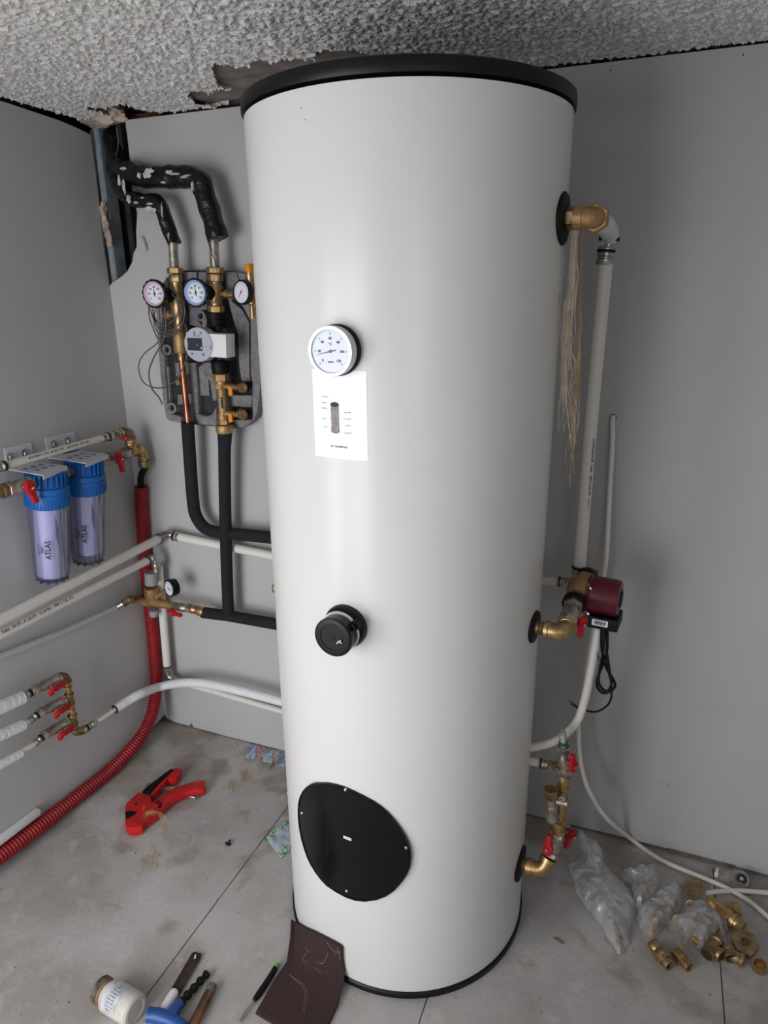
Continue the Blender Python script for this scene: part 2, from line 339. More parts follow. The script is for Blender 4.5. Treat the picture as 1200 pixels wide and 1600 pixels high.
# rough masonry behind the boards
mb = MB(); mb.box((1.6, .13, 1.1), (1.9, 0, 0), (0, .03, 0), (0, 0, 1.25)); mb.box((-.14, -1.12, 1.1), (.03, 0, 0), (0, 1.25, 0), (0, 0, 1.25)); struct('wall_behind_boards', mb, 'cavity')
mb = MB()
mb.surf(lambda u, v: V((.065 + .17 * u, .05 + .012 * noise.noise(V((u * 5, v * 14, 1))) + .015 * noise.noise(V((u * 12, v * 30, 4))), 1.68 + .5 * v)), 20, 60); struct('trim_4', mb, 'brick', 30)
# galvanised wall profile standing in the opening
pr = thing('metal_stud', 'galvanised steel wall profile showing upright inside the torn corner opening', 'stud', (.02, .02, 1.5))
a, b = B(155, 204, -.03), B(189, 455, -.03); xm = (a.x + b.x) / 2
mb = MB(); sp = [(-.024, .0), (-.022, -.006), (-.012, -.006), (-.010, -.003), (-.003, -.003), (-.001, -.006), (.010, -.006), (.012, -.003), (.018, -.006), (.024, -.006), (.026, .0), (.026, .045), (-.024, .045)]
mb.prism([V((xm - .006 + x * .52, .020 + y, 1.45)) for x, y in sp], (0, 0, .70)); part('profile', mb, 'galv', pr, smooth=0)
mb = MB(); mb.box((xm + .075, .045, 1.85), (.010, 0, 0), (0, .02, 0), (0, 0, .32), .002); mb.box((xm + .045, .07, 1.85), (.012, 0, 0), (0, .006, 0), (0, 0, .32)); part('back_profile', mb, 'cavity', pr, smooth=0)
for (pts, nm, lb) in ((((160, 330), (163, 350), (168, 372)), 'mortar_lump', 'pale mortar lump stuck to the metal profile in the wall opening'),):
    mb = MB()
    for i, (x, y) in enumerate(pts): mb.blob(B(x + 2, y, .0), .012, .01, .026, .5, i * 3.1, 3)
    tag(part(nm, mb, 'mortar', None, None, 50), lb, 'mortar')
mb = MB(); ca = B(160, 184, .010)
mb.blob(ca + V((0, 0, .003)), .080, .035, .027, .35, 2., 4); mb.blob(ca + V((.05, .0, .010)), .03, .03, .02, .5, 8., 3); mb.blob(ca + V((-.055, 0, .014)), .03, .03, .018, .5, 5., 3)
tag(part('mortar_lump', mb, 'mortar', None, None, 50), 'wide pinkish mortar lump filling the gap between ceiling and corner', 'mortar')
mb = MB(); mb.tube([B(221, 372, .004), B(225, 384, .008), B(228, 392, .006)], [.011, .009, .006], 10); tag(part('plaster_drip', mb, 'board'), 'whitish plaster drip on the back wall right of the opening', 'plaster')
# small marks on the walls
def nails(lst, nm, lb, g):
    for f, x, y, r in lst:
        P = f(x, y, 0); n = -Y if f is B else X
        tag(part(nm, MB().lathe(P, n, [(-.002, 0), (-.002, r), (.0008, r), (.0012, 0)], 10), 'ink'), lb, 'screw', g)
nails([(B, 954, 110, .0018)], 'wall_screw', 'tiny dark screw head high on the back wall near the tank rim', None)
nails([(B, 1161, 86, .0018)], 'wall_screw', 'tiny dark screw head in the back wall under the ceiling, far right', None)
nails([(B, 1030, 1224, .0016)], 'wall_screw', 'smaller left one of two dark screw heads low on the back wall', None)
nails([(B, 1045, 1225, .002)], 'wall_screw', 'larger right one of two dark screw heads low on the back wall', None)
# ceiling
CZ = HC + .006
pat = [[(330, 104), (345, 96), (372, 104), (385, 100), (400, 93), (420, 96), (440, 90), (475, 90), (600, 110), (640, 200), (500, 170), (395, 155), (372, 140), (340, 132), (334, 118)],
       [(292, 145), (296, 140), (318, 142), (330, 143), (338, 137), (350, 139), (385, 140), (395, 160), (380, 163), (350, 162), (320, 163), (302, 160)],
       [(488, 84), (505, 75), (520, 74), (535, 79), (556, 77), (575, 83), (590, 110), (500, 110)]]
patw = [[(H(x, y, CZ).x, H(x, y, CZ).y) for x, y in p] for p in pat]
edge = [(120, 162), (135, 165), (150, 168), (170, 167), (180, 163), (195, 162), (210, 166), (222, 170), (235, 174), (250, 173), (280, 172), (330, 168), (400, 158)]
edw = [(H(x, y, CZ).x, H(x, y, CZ).y) for x, y in edge]
def inpoly(x, y, p):
    c = False; j = len(p) - 1
    for i in range(len(p)):
        if (p[i][1] > y) != (p[j][1] > y) and x < (p[j][0] - p[i][0]) * (y - p[i][1]) / (p[j][1] - p[i][1]) + p[i][0]: c = not c
        j = i
    return c
def edgey(x):
    if x < edw[0][0]: return -.02
    for (xa, ya), (xb, yb) in zip(edw, edw[1:]):
        if xa <= x <= xb: return ya + (yb - ya) * (x - xa) / (xb - xa)
    return .004
mb = MB(); nx, ny = 640, 320; x0, x1, y0, y1 = .0, 2.2, .004, -1.1; grid = []
for i in range(nx + 1):
    row = []
    for j in range(ny + 1):
        x = x0 + (x1 - x0) * i / nx; y = y0 + (y1 - y0) * j / ny
        p = V((x, y, 0)); wv = p + .006 * V((noise.noise(p * 60), noise.noise(p * 60 + V((9, 0, 0))), 0))
        a = noise.noise(wv * 98); b_ = noise.noise(wv * 215 + V((3, 3, 3))); c = noise.noise(wv * 30 + V((7, 1, 2)))
        h = max(0, .30 + a + .35 * c) * .0085 + max(0, b_ + .1) * .0045
        if j == 0: h -= .01
        row.append(mb.bm.verts.new((x, y, CZ - h)))
    grid.append(row)
for i in range(nx):
    for j in range(ny):
        c = grid[i][j].co; x, y = c.x, c.y
        jx = x + .010 * noise.noise(V((x * 45, y * 45, 2))) + .004 * noise.noise(V((x * 140, y * 140, 2))); jy = y + .010 * noise.noise(V((x * 45, y * 45, 9))) + .004 * noise.noise(V((x * 140, y * 140, 5)))
        if any(inpoly(jx, jy, p) for p in patw): continue
        if x < .52 and jy > edgey(x) - .002: continue
        mb.face((grid[i][j], grid[i + 1][j], grid[i + 1][j + 1], grid[i][j + 1]))
mb.surf(lambda u, v: V((0 + 3.3 * u, -1.1 - 1.8 * v, CZ - .004)), 2, 2); mb.surf(lambda u, v: V((2.2 + 1.1 * u, -1.1 * v, CZ - .004)), 2, 2)
struct('ceiling', mb, 'popcorn', 60)
mb = MB(); mb.box((1.6, -2.0, CZ + .05), (1.9, 0, 0), (0, 2.2 - .35, 0), (0, 0, .04)); mb.surf(lambda u, v: V((.30 + .95 * u, .16 - .65 * v, CZ + .009 + .004 * noise.noise(V((u * 14, v * 11, 3))) )), 80, 50)
mb.box((1.6, .02, CZ + .07), (1.9, 0, 0), (0, .25, 0), (0, 0, .04)); struct('trim_5', mb, 'bareceil', 40)
# dark crumbly seam where ceiling meets the back wall
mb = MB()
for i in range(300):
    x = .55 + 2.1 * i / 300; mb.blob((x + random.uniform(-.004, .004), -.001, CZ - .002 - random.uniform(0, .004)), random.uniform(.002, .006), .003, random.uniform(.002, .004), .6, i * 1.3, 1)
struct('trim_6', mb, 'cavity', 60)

# ------------------------------------------------------------------ shared builders
def prof_sleeve(l, r): return [(0, 0), (0, r * .92), (l * .06, r), (l * .16, r), (l * .2, r * .86), (l * .3, r * .86), (l * .34, r), (l * .5, r), (l * .54, r * .86), (l * .64, r * .86), (l * .68, r), (l * .92, r), (l, r * .9), (l, 0)]
def sleeve(parent, P, d, l, r, nm='press_sleeve', m='steel', label=None):
    o = part(nm, MB().lathe(P, d, prof_sleeve(l, r), 20), m, parent, label)
    part('seal_ring', MB().lathe(V(P) + V(d).normalized() * l * .18, d, [(0, r * .9), (0, r * 1.06), (l * .11, r * 1.06), (l * .11, r * .9)], 20), 'blackmat', o); return o
def ball_valve(P, Q, r, hd, lever, label, group=None, m='nickel', size=1., stemoff=.5, side=None, lab=None):
    """valve body from P to Q, stem along hd, red lever along `lever`"""
    P, Q = V(P), V(Q); d = (Q - P); l = d.length; d.normalize(); hd = V(hd).normalized(); lever = V(lever).normalized()
    rt = thing('ball_valve', label, 'valve', (P + Q) / 2 - Z * r, group)
    mb = MB(); h = l * .2
    mb.hexn(P, d, 0, h, r * 1.12); mb.lathe(P, d, [(h * .9, 0), (h * .9, r * .76), (h * 1.25, r * .76), (l * .36, r * .98), (l * .5, r * 1.06), (l * .64, r * .98), (l - h * 1.25, r * .76), (l - h * .9, r * .76), (l - h * .9, 0)], 24); mb.hexn(P, d, l - h, l, r * 1.12)
    part('body', mb, m, rt)
    c = P + d * (l * stemoff); part('stem', MB().rod(c, c + hd * (r * 1.65), r * .38, 14), m, rt)
    o = c + hd * (r * 1.55); ax = lever; ay = hd.cross(ax).normalized(); s = size
    pol = [(-.016, -.004), (-.013, -.008), (-.006, -.011), (.007, -.011), (.013, -.007), (.022, -.0055), (.032, -.0065), (.036, -.003), (.036, .003), (.032, .0065), (.022, .0055), (.013, .007), (.007, .011), (-.006, .011), (-.013, .008), (-.016, .004)]
    mb = MB(); mb.prism([o + ax * x * s + ay * y * s for x, y in pol], hd * .010 * s, .002 * s)
    mb.prism([o + ax * x * s + ay * y * s + hd * .009 * s for x, y in ((-.004, -.0075), (.005, -.0075), (.005, .0075), (-.004, .0075))], hd * .003 * s, .001 * s)
    hn = part('handle', mb, 'red', rt, 'red plastic lever'); part('screw', MB().hexn(o, hd, .011 * s, .0145 * s, .0036 * s), 'chrome', hn)
    return rt
def elbow_pts(P, C, Q, n=7):
    P, C, Q = V(P), V(C), V(Q); out = []
    for i in range(n + 1):
        t = i / n; out.append(P * (1 - t) ** 2 + C * 2 * t * (1 - t) + Q * t * t)
    return out
def elbow(mb, P, C, Q, r, lip=1.18, liplen=.35):
    """pipe elbow from P round corner C to Q with thick rims at both mouths"""
    P, C, Q = V(P), V(C), V(Q); mb.tube([P] + elbow_pts(P.lerp(C, .35), C, Q.lerp(C, .35), 6) + [Q], r, 18)
    for A_, Cc in ((P, C), (Q, C)):
        d = (Cc - A_); ll = r * liplen * 2; mb.lathe(A_, d, [(0, r * .7), (0, r * lip * .95), (ll * .15, r * lip), (ll * .8, r * lip), (ll, r * 1.0)], 20)
    return mb
def tee(mb, P, Q, Cs, E, r, lip=1.18):
    mb.tube([P, Q], r, 18); mb.tube([Cs, E], r, 18)
    for A_, Cc in ((V(P), V(Q)), (V(Q), V(P)), (V(E), V(Cs))):
        mb.lathe(A_, Cc - A_, [(0, r * .7), (0, r * lip * .95), (r * .1, r * lip), (r * .6, r * lip), (r * .75, r)], 20)
    return mb
def pipe_text(mb, st, P, d, face, r, size, flip=False):
    P, d, face = V(P), V(d).normalized(), V(face); face = (face - d * face.dot(d)).normalized(); s2 = face.cross(d)  # v direction
    sg = -1 if flip else 1
    def fn(u, v):
        a = v * sg / r; return P + d * (u * sg) + face * (cos(a) * (r + .0004)) - s2 * (sin(a) * (r + .0004)) * 1
    addtext(mb, st, size, fn)
def dialtext(mb, C, n, up, st, size, x, y, off=.0006):
    rt = up.cross(n).normalized(); addtext(mb, st, size, lambda u, v: C + rt * (x + u) + up * (y + v) + n * off)
def ticks(mb, C, n, up, r0, r1, wd, a0, a1, cnt, off=.0006):
    rt = up.cross(n).normalized()
    for i in range(cnt + 1):
        a = radians(a0 + (a1 - a0) * i / max(1, cnt)); e = rt * sin(a) + up * cos(a); q = rt * cos(a) - up * sin(a)
        mb.face([mb.bm.verts.new(C + e * rr + q * ww + n * off) for rr, ww in ((r0, -wd), (r0, wd), (r1, wd), (r1, -wd))])
def needle(mb, C, n, up, ang, l, tail, wd, off=.0012):
    rt = up.cross(n).normalized(); a = radians(ang); e = rt * sin(a) + up * cos(a); q = rt * cos(a) - up * sin(a)
    mb.prism([C + n * off + e * x + q * y for x, y in ((l, .0002), (0, wd), (-tail, wd * .9), (-tail, -wd * .9), (0, -wd), (l, -.0002))], n * .0006)
    mb.lathe(C + n * off, n, [(0, 0), (0, wd * 2.4), (.0014, wd * 2.2), (.0016, 0)], 16)

# ------------------------------------------------------------------ the hot water tank
tk = thing('water_heater', 'tall white cylindrical hot water tank with black rims standing in the middle of the floor', 'water tank', TA)
seg = 128
part('tank_body', MB().lathe(TA, Z, [(.018, 0), (.018, TR), (.05, TR), (.5, TR), (1., TR), (1.5, TR), (TH - .01, TR), (TH - .01, 0)], seg), 'tank', tk)
part('top_rim', MB().lathe(TA, Z, [(TH - .004, TR - .01), (TH - .004, TR + .0035), (TH - .001, TR + .0048), (TH + .008, TR + .0052), (TH + .019, TR + .004), (TH + .022, TR - .002), (TH + .022, TR - .02), (TH + .019, TR - .024), (TH + .019, 0)], seg), 'blackpl', tk, 'black plastic lid rim')
part('base_rim', MB().lathe(TA, Z, [(0, 0), (0, TR + .002), (.003, TR + .005), (.016, TR + .005), (.020, TR + .002), (.020, TR - .01)], seg), 'blackpl', tk, 'black base ring')
# thermometer
def tankframe(x, y, h):
    P = T(x, y, TR + h); n = (P - TA); n.z = 0; n.normalize(); return P, n
C0, n = tankframe(516.2, 549.2, .030)
g = thing_g = None
mb = MB(); R0 = .0445
mb.lathe(C0 - n * .030, n, [(-.004, .012), (0, .037), (.010, .037), (.010, R0 - .003), (.012, R0 - .001), (.030, R0), (.0325, R0 - .001), (.0325, R0 - .0065), (.0295, R0 - .008), (.0292, 0)], 64)
th = part('thermometer', mb, 'silver', tk, 'round silver-rimmed thermometer')
part('gasket', MB().lathe(C0 - n * .030, n, [(-.003, .036), (-.001, R0 + .001), (.008, R0 + .001), (.0095, R0 - .002)], 64), 'blackmat', th)
D0 = C0 - n * .0005
part('dial', MB().lathe(D0, n, [(-.001, 0), (-.001, R0 - .007), (0, R0 - .0075), (0, 0)], 64), 'dial', th)
mb = MB(); Dt = D0
for i in range(7):
    a = -135 + i * 45; s_, c_ = sin(radians(a)), cos(radians(a)); dialtext(mb, Dt, n, Z, str(i * 20), .0062, s_ * .0225, c_ * .0225)
    ticks(mb, Dt, n, Z, .0285, .0325, .00045, a, a, 0)
ticks(mb, Dt, n, Z, .0335, .0345, .00016, -135, 135, 60); dialtext(mb, Dt, n, Z, '\u00b0C', .0058, 0, .0125); dialtext(mb, Dt, n, Z, 'wisen', .0052, 0, -.018)
part('dial_marks', mb, 'ink', th, smooth=0)
mb = MB(); needle(mb, D0, n, Z, -103, .029, .011, .0011); part('needle', mb, 'inkgrey', th)
# paper diagram sticker under it
ca_, cb_ = cylc(T(487.5, 579)), cylc(T(573.5, 584)); cc_, cd_ = cylc(T(493.5, 712)), cylc(T(574.5, 720))
f0 = (ca_[0] + cc_[0]) / 2; f1 = (cb_[0] + cd_[0]) / 2; z1_ = (ca_[1] + cb_[1]) / 2 + .004; z0_ = (cc_[1] + cd_[1]) / 2
mb = MB(); mb.surf(lambda u, v: cyl(f0 + (f1 - f0) * u, z0_ + (z1_ - z0_) * v, TR + .0005), 24, 4); stk = part('diagram_sticker', mb, 'paper', tk, 'white paper sticker with a small grey tank diagram')
SW = (f1 - f0) * TR; SHt = z1_ - z0_
def stc(x, y, off=.0009):
    p = T(x, y); a, z = cylc(p); return cyl(a, z, TR + off)
mid = cylc(T(525, 655)); 
def ond(cx, cz, off=.0010): return lambda u, v: cyl(cx + u / TR, cz + v, TR + off)
a_t, z_t = cylc(T(522.5, 632)); a_b, z_b = cylc(T(525, 674))
am = (a_t + a_b) / 2; mw = .0085
mb = MB(); mb.surf(lambda u, v: cyl(am + (-1 + 2 * u) * mw / TR, z_b + (z_t - z_b) * v, TR + .0010), 6, 2)
for k in (.12, .5, .84): mb.surf(lambda u, v: cyl(am + (-1 + 2 * u) * mw * 1.1 / TR, z_b + (z_t - z_b) * (k - .012 + .024 * v), TR + .0012), 6, 1)
f = mb.face([mb.bm.verts.new(cyl(am + cos(t * pi / 12) * mw * 1.12 / TR, z_b + .001 + sin(t * pi / 12) * .005, TR + .0013)) for t in range(24)])
part('tank_drawing', mb, 'greyprint', stk, smooth=0)
mb = MB(); mb.face([mb.bm.verts.new(cyl(am + cos(t * pi / 12) * mw * 1.05 / TR, z_t + sin(t * pi / 12) * .0045, TR + .0014)) for t in range(24)])
part('drawing_top', mb, 'ink', stk, smooth=0); mb = MB(); addtext(mb, 'EL-TALAMTALE', .0052, ond(cylc(T(530, 698))[0], cylc(T(530, 698))[1])); part('printed_title', mb, 'ink', stk, smooth=0)
for (x, y, st) in ((508, 619.5, 'sonda solare'), (507, 629, 'mandata'), (507, 637.5, 'resistenza'), (508, 654, 'ritorno'), (509, 666.5, 'scarico'), (543, 644.5, 'acqua calda'), (543, 654.5, 'termometro'), (544, 665, 'ricircolo'), (543, 676.5, 'acqua fredda')):
    mb = MB(); a, z = cylc(T(x, y)); addtext(mb, st, .0031, ond(a, z)); part('printed_caption', mb, 'inkgrey', stk, smooth=0)
# black probe cap with pipe strap
P, n = tankframe(541, 977, 0.)
kn = part('probe_cap', MB().lathe(P, n, [(-.004, 0), (-.004, .046), (.004, .047), (.014, .045), (.018, .041), (.020, .039), (.050, .0405), (.055, .0415), (.058, .0405), (.0595, .038), (.0590, .028), (.0575, .0275), (.0575, .006), (.0582, .005), (.0582, 0)], 64), 'blackpl', tk, 'black round capped probe fitting')
part('strap', MB().lathe(P, n, [(.025, .040), (.025, .0425), (.032, .0425), (.032, .040)], 64), 'silver', kn, 'grey band')
rt_ = Z.cross(n).normalized(); ang = radians(58); e = rt_ * sin(ang) + Z * cos(ang); q = rt_ * cos(ang) - Z * sin(ang)
mb = MB(); mb.box(P + n * .0285 + e * .0455, n * .0065, e * .0045, q * .010, .001); mb.box(P + n * .0285 + e * .051, n * .004, e * .003, q * .004, .001); mb.box(P + n * .038 + e * .044, n * .006, e * .003, q * .006, .001); part('strap_buckle', mb, 'blackmat', kn)
F0 = P + n * .0605
mb = MB(); mb.tube([F0 + rt_ * .0105 + Z * -.009, F0 + rt_ * .014 + Z * -.004 + n * .002, F0 + rt_ * .017 + Z * -.002 + n * .002, F0 + rt_ * .021 + Z * -.006], [.0013, .0016, .0018, .0012], 8, sm=3); mb.tube([F0 + rt_ * .0155 + Z * -.0035, F0 + rt_ * .020 + Z * .001 + n * .001], .0014, 8); part('wire_clip', mb, 'whitepl', kn)
# inspection cover
ocov = [(300, 118), (400, 120), (470, 134), (540, 155), (620, 190), (700, 230), (780, 273), (850, 320), (912, 375), (965, 435), (1012, 496), (1052, 560), (1083, 620), (1102, 680), (1107, 745), (1098, 820), (1070, 890), (1030, 950), (965, 1025), (900, 1072), (820, 1105), (720, 1120), (640, 1112), (560, 1085), (480, 1042), (400, 988), (350, 935), (305, 875), (268, 815), (235, 745), (210, 670), (190, 600), (172, 510), (162, 420), (160, 340), (165, 280), (178, 225), (200, 180), (232, 145), (262, 126)]
zc = lambda x, y: (440 + x / 5.4545, 1200 + y / 5.4545)
oc = [cylc(T(*zc(x, y))) for x, y in ocov]; cx = sum(p[0] for p in oc) / len(oc); cz = sum(p[1] for p in oc) / len(oc)
mb = MB(); lev = [(0.0, .006), (.3, .006), (.6, .006), (.85, .006), (.965, .006), (.975, .0085), (.992, .0085), (1.0, .006), (1.0, -.002)]; prev = None
for s_, h in lev:
    if s_ == 0: prev = [mb.bm.verts.new(cyl(cx, cz, TR + h))]; continue
    cur = [mb.bm.verts.new(cyl(cx + (p[0] - cx) * s_, cz + (p[1] - cz) * s_, TR + h)) for p in oc]; N = len(cur)
    for k in range(N):
        if len(prev) == 1: mb.face((prev[0], cur[k], cur[(k + 1) % N]))
        else: mb.face((prev[k], cur[k], cur[(k + 1) % N], prev[(k + 1) % N]))
    prev = cur
cov = part('inspection_cover', mb, 'blackgloss', tk, 'glossy black egg-shaped cover plate', 50)
for x, y in ((541, 191), (166, 386), (1062, 685), (551, 1053)):
    a, z = cylc(T(*zc(x, y), TR + .008)); nn = V((cos(a), sin(a), 0)); part('screw', MB().lathe(cyl(a, z, TR + .006), nn, [(-.002, 0), (-.002, .0042), (.001, .0042), (.0026, .0032), (.0034, .0015), (.0034, 0)], 16), 'chrome', cov)
a, z = cylc(T(*zc(562, 597), TR + .006))
mb = MB(); hw, hh = .0102, .0038; mb.surf(lambda u, v: cyl(a + (-1 + 2 * u) * hw / TR, z + (-1 + 2 * v) * hh, TR + .0070), 8, 1); bd = part('badge', mb, 'paper', cov, 'small white maker badge')
mb = MB(); addtext(mb, 'E. TALAMTALE', .0029, lambda u, v: cyl(a + u / TR, z + .0003 + v, TR + .0076)); part('badge_text', mb, 'ink', bd, smooth=0)
# ports on the right side: rosette, nipple
def port(x, y, r, nm='rosette', tank=tk):
    P = T(x, y); n_ = P - TA; n_.z = 0; n_.normalize()
    part('port_rosette', MB().lathe(P, n_, [(-.004, 0), (-.004, r), (.002, r), (.005, r * .93), (.006, r * .5), (.006, 0)], 40), 'blackmat', tank, 'black rubber rosette round a side port')
    return P, n_
pT, nT = port(880, 342, .048); pM, nM = port(834.5, 979, .038); pB, nB = port(813, 1349, .046)
for P_, n_ in ((pT, nT), (pM, nM), (pB, nB)): part('port_nipple', MB().lathe(P_, n_, [(0, 0), (0, .017), (.012, .017), (.013, .0150), (.016, .0165), (.019, .0150), (.022, .0165), (.025, .0150), (.028, .0165), (.034, .015), (.034, 0)], 24), 'brassdull', tank if False else tk)
# plugs on the far left flank
for (x, y) in ((431, 918), (447, 1237)):
    Q = B(x, y, -TA.y); ang = pi + .02; n_ = V((cos(ang), sin(ang), 0)); Q0 = V((TA.x - TR + .002, TA.y, Q.z)); part('side_plug', MB().lathe(Q0 - n_ * .004, n_, [(0, 0), (0, .0125), (.040, .0125), (.042, .0155), (.056, .0160), (.060, .0145), (.063, .011), (.063, 0)], 24), 'brass', tk, 'brass plugged side port')
# scuffs
mb = MB()
for (x, y) in ((470, 169), (477, 187)): a, z = cylc(T(x, y)); mb.lathe(cyl(a, z, TR), V((cos(a), sin(a), 0)), [(0, 0), (0, .0011), (.0004, .0011), (.0004, 0)], 8)
part('specks', mb, 'inkgrey', tk)

# ------------------------------------------------------------------ pump station on the back wall
zs = lambda x, y: (200 + x / 5.217, 400 + y / 5.217)
def S(x, y, k): return B(*zs(x, y), k)
st = thing('pump_station', 'grey foam-backed pump station with brass valves, gauges and white pump on the back wall', 'pump station', (.39, -.02, 1.235))
out = [(450, 118), (600, 116), (760, 120), (880, 128), (960, 145), (1000, 172), (1025, 300), (1045, 450), (1068, 650), (1080, 850), (1080, 1000), (1070, 1130), (1055, 1260), (1030, 1335), (990, 1380), (930, 1400), (860, 1405), (700, 1390), (560, 1378), (430, 1362), (340, 1345), (310, 1325), (295, 1240), (280, 1130), (262, 950), (248, 780), (235, 600), (228, 450), (245, 320), (275, 240), (310, 180), (370, 140)]
mb = MB(); mb.prism([S(x, y, .022) for x, y in out], (0, .022, 0), .004); shell = part('foam_shell', mb, 'epsdark', st, 'grey foam back shell, coloured dark for the shade in its recesses')
def raised(name, polys, k, dk, m='eps', holes=()):
    for p in polys: part(name, MB().prism([S(x, y, k) for x, y in p], (0, dk, 0), .003), m, shell)
raised('left_rail', [[(310, 175), (275, 240), (245, 320), (228, 450), (235, 600), (248, 780), (262, 950), (280, 1130), (295, 1240), (310, 1325), (340, 1345), (430, 1362), (432, 1318), (400, 1300), (355, 1290), (320, 1240), (318, 1150), (300, 950), (300, 820), (270, 780), (262, 700), (280, 500), (270, 420), (300, 300), (330, 230)]], .05, .03)
for (x, y, r) in ((315, 765, .0165), (355, 1240, 0.0175), (590, 488, 0.0160), (650, 948, 0.0175)):
    P = S(x, y, .052); d = V((0, 1, 0)); part('foam_boss', MB().lathe(P, d, [(.03, r * 1.05), (0, r * 1.05), (-.001, r * .9), (-.001, r * .62), (.0, r * .58), (.022, r * .58)], 28), 'eps', shell)
    part('boss_hole_shade', MB().lathe(P + d * .012, d, [(0, 0), (0, r * .6), (.01, r * .6), (.01, 0)], 24), 'blackmat', shell)  # black disc paints the shade down in the boss hole
raised('centre_web', [[(450, 130), (556, 130), (556, 205), (575, 205), (575, 130), (640, 130), (640, 440), (600, 440), (560, 480), (560, 520), (596, 560), (596, 585), (500, 560), (495, 440)],
                      [(600, 520), (640, 470), (640, 585), (604, 585)],
                      [(490, 870), (550, 870), (562, 1000), (572, 1290), (640, 1310), (685, 1290), (720, 1225), (722, 1385), (560, 1372), (525, 1180), (505, 1000)],
                      [(575, 905), (620, 870), (690, 868), (700, 1010), (722, 1040), (722, 1180), (690, 1180), (665, 1010), (580, 1000)]], .05, .03)
raised('right_field', [[(780, 130), (880, 130), (905, 210), (850, 300), (840, 365), (930, 440), (985, 540), (990, 960), (1000, 1020), (925, 1020), (905, 900), (895, 640), (840, 460), (800, 300)],
                       [(830, 1135), (1010, 1135), (1010, 1235), (830, 1225)], [(862, 1335), (1010, 1335), (985, 1378), (930, 1398), (862, 1400)]], .050, .03)
raised('right_ridge', [[(884, 130), (960, 147), (1000, 174), (1025, 300), (1045, 450), (1068, 650), (1080, 850), (1080, 1000), (1070, 1130), (1055, 1260), (1030, 1335), (1014, 1340), (1012, 1020), (1000, 960), (998, 530), (940, 420), (862, 350), (918, 215)]], .060, .04)
raised('foam_insert', [[(582, 1000), (655, 1000), (662, 1140), (590, 1138)], [(300, 900), (330, 900), (345, 1190), (318, 1150)]], .040, .02)
raised('inner_rib', [[(380, 870), (500, 860), (510, 960), (390, 985)], [(400, 1130), (520, 1120), (528, 1200), (405, 1215)]], .045, .025)
# left line
K = .085
def col(x0, y0, x1, y1, k=K): return S(x0, y0, k), S(x1, y1, k)
a, b = col(380, 95, 392, 215); d = b - a; l = d.length
mb = MB(); mb.hexn(a, d, 0, l * .42, .0235); mb.hexn(a, d, l * .46, l, .0200); a2, b2 = col(392, 215, 424, 600); mb.lathe(a2, b2 - a2, [(0, 0), (0, .0170), ((b2 - a2).length * .3, .0170), ((b2 - a2).length * .36, .0215), ((b2 - a2).length * .62, .0215), ((b2 - a2).length * .7, .0165), ((b2 - a2).length, .0165), ((b2 - a2).length, 0)], 24)
mb.rod(S(290, 490, K), S(395, 478, K), .0110); mb.hexn(S(395, 478, K), S(300, 490, K) - S(395, 478, K), .022, .034, .0145)
part('return_valve', mb, 'brass', st, 'brass ball valve of the left line')
a, b = col(418, 590, 432, 790); ln = (b - a).length
part('air_separator', MB().lathe(a, b - a, [(0, 0), (0, .0150), (.010, .0200), (.014, .0205), (.016, .0190), (.020, .0205), (ln - .006, .0205), (ln, .017), (ln, 0)], 28), 'brassmatt', st)
a, b = col(432, 790, 438, 850); mb = MB(); mb.lathe(a, b - a, [(0, 0), (0, .0105), (.006, .0115), (.009, .0100), (.020, .0112), (.022, .0112), (.022, 0)], 20); part('union', mb, 'brass', st)
a, b = col(438, 845, 490, 1368); part('copper_pipe', MB().tube([a, b], .0098, 20), 'copper', st, 'bare copper pipe')
mb = MB(); q = S(408, 1030, K + .015); mb.lathe(q, V((0, 1, 0)), [(-.004, .0045), (-.004, .0080), (0, .0095), (.016, .0095)], 16); part('bleed_plug', mb, 'brass', st)
# right line
a, b = col(708, 92, 714, 210); d = b - a; l = d.length
mb = MB(); mb.hexn(a, d, 0, l * .42, .0265); mb.hexn(a, d, l * .46, l, .0235); a2, b2 = col(714, 210, 716, 400); mb.lathe(a2, b2 - a2, [(0, 0), (0, .0185), (.008, .0185), (.014, .0225), (.045, .0225), (.052, .0185), ((b2 - a2).length, .0185), ((b2 - a2).length, 0)], 24); a3, b3 = col(716, 403, 718, 462); mb.hexn(a3, b3 - a3, 0, (b3 - a3).length, .0245)
mb.rod(S(755, 310, K), S(830, 312, K), .008); mb.hexn(S(788, 312, K), X, 0, .012, .0125); mb.rod(S(815, 315, K), S(866, 316, K), .0095)
part('supply_valve', mb, 'brass', st, 'brass ball valve of the right line')
a, b = col(714, 462, 722, 575); part('pump_union', MB().lathe(a, b - a, [(0, 0), (0, .0270), (.006, .0285), (.016, .0285), (.018, .0255), ((b - a).length, .0255), ((b - a).length, 0)], 24), 'blackmat', st)
Pp = S(735, 715, K); mb = MB(); mb.lathe(Pp + Y * .03, -Y, [(0, 0), (0, .026), (.02, .034), (.045, .036), (.05, .033), (.05, 0)], 32)
for (x, y) in ((785, 615), (800, 830), (650, 590), (660, 845)): q = S(x, y, K + .02); mb.lathe(q + Y * .03, -Y, [(0, 0), (0, .0085), (.03, .0085), (.03, .006), (.027, .005), (.027, 0)], 16); mb.box((q + Pp) / 2 + Y * .015, (q - Pp) * .5, (q - Pp).cross(Y).normalized() * .006, Y * .012)
part('pump_motor', mb, 'epsdark', st, 'dark pump motor housing')
k1, k0 = .165, .118
cf = [S(x, y, k1) for x, y in ((470, 622), (796, 640), (802, 832), (488, 812))]
hd = part('control_head', MB().prism(cf, (0, k1 - k0, 0), .003), 'whitepl', st, 'white pump control box')
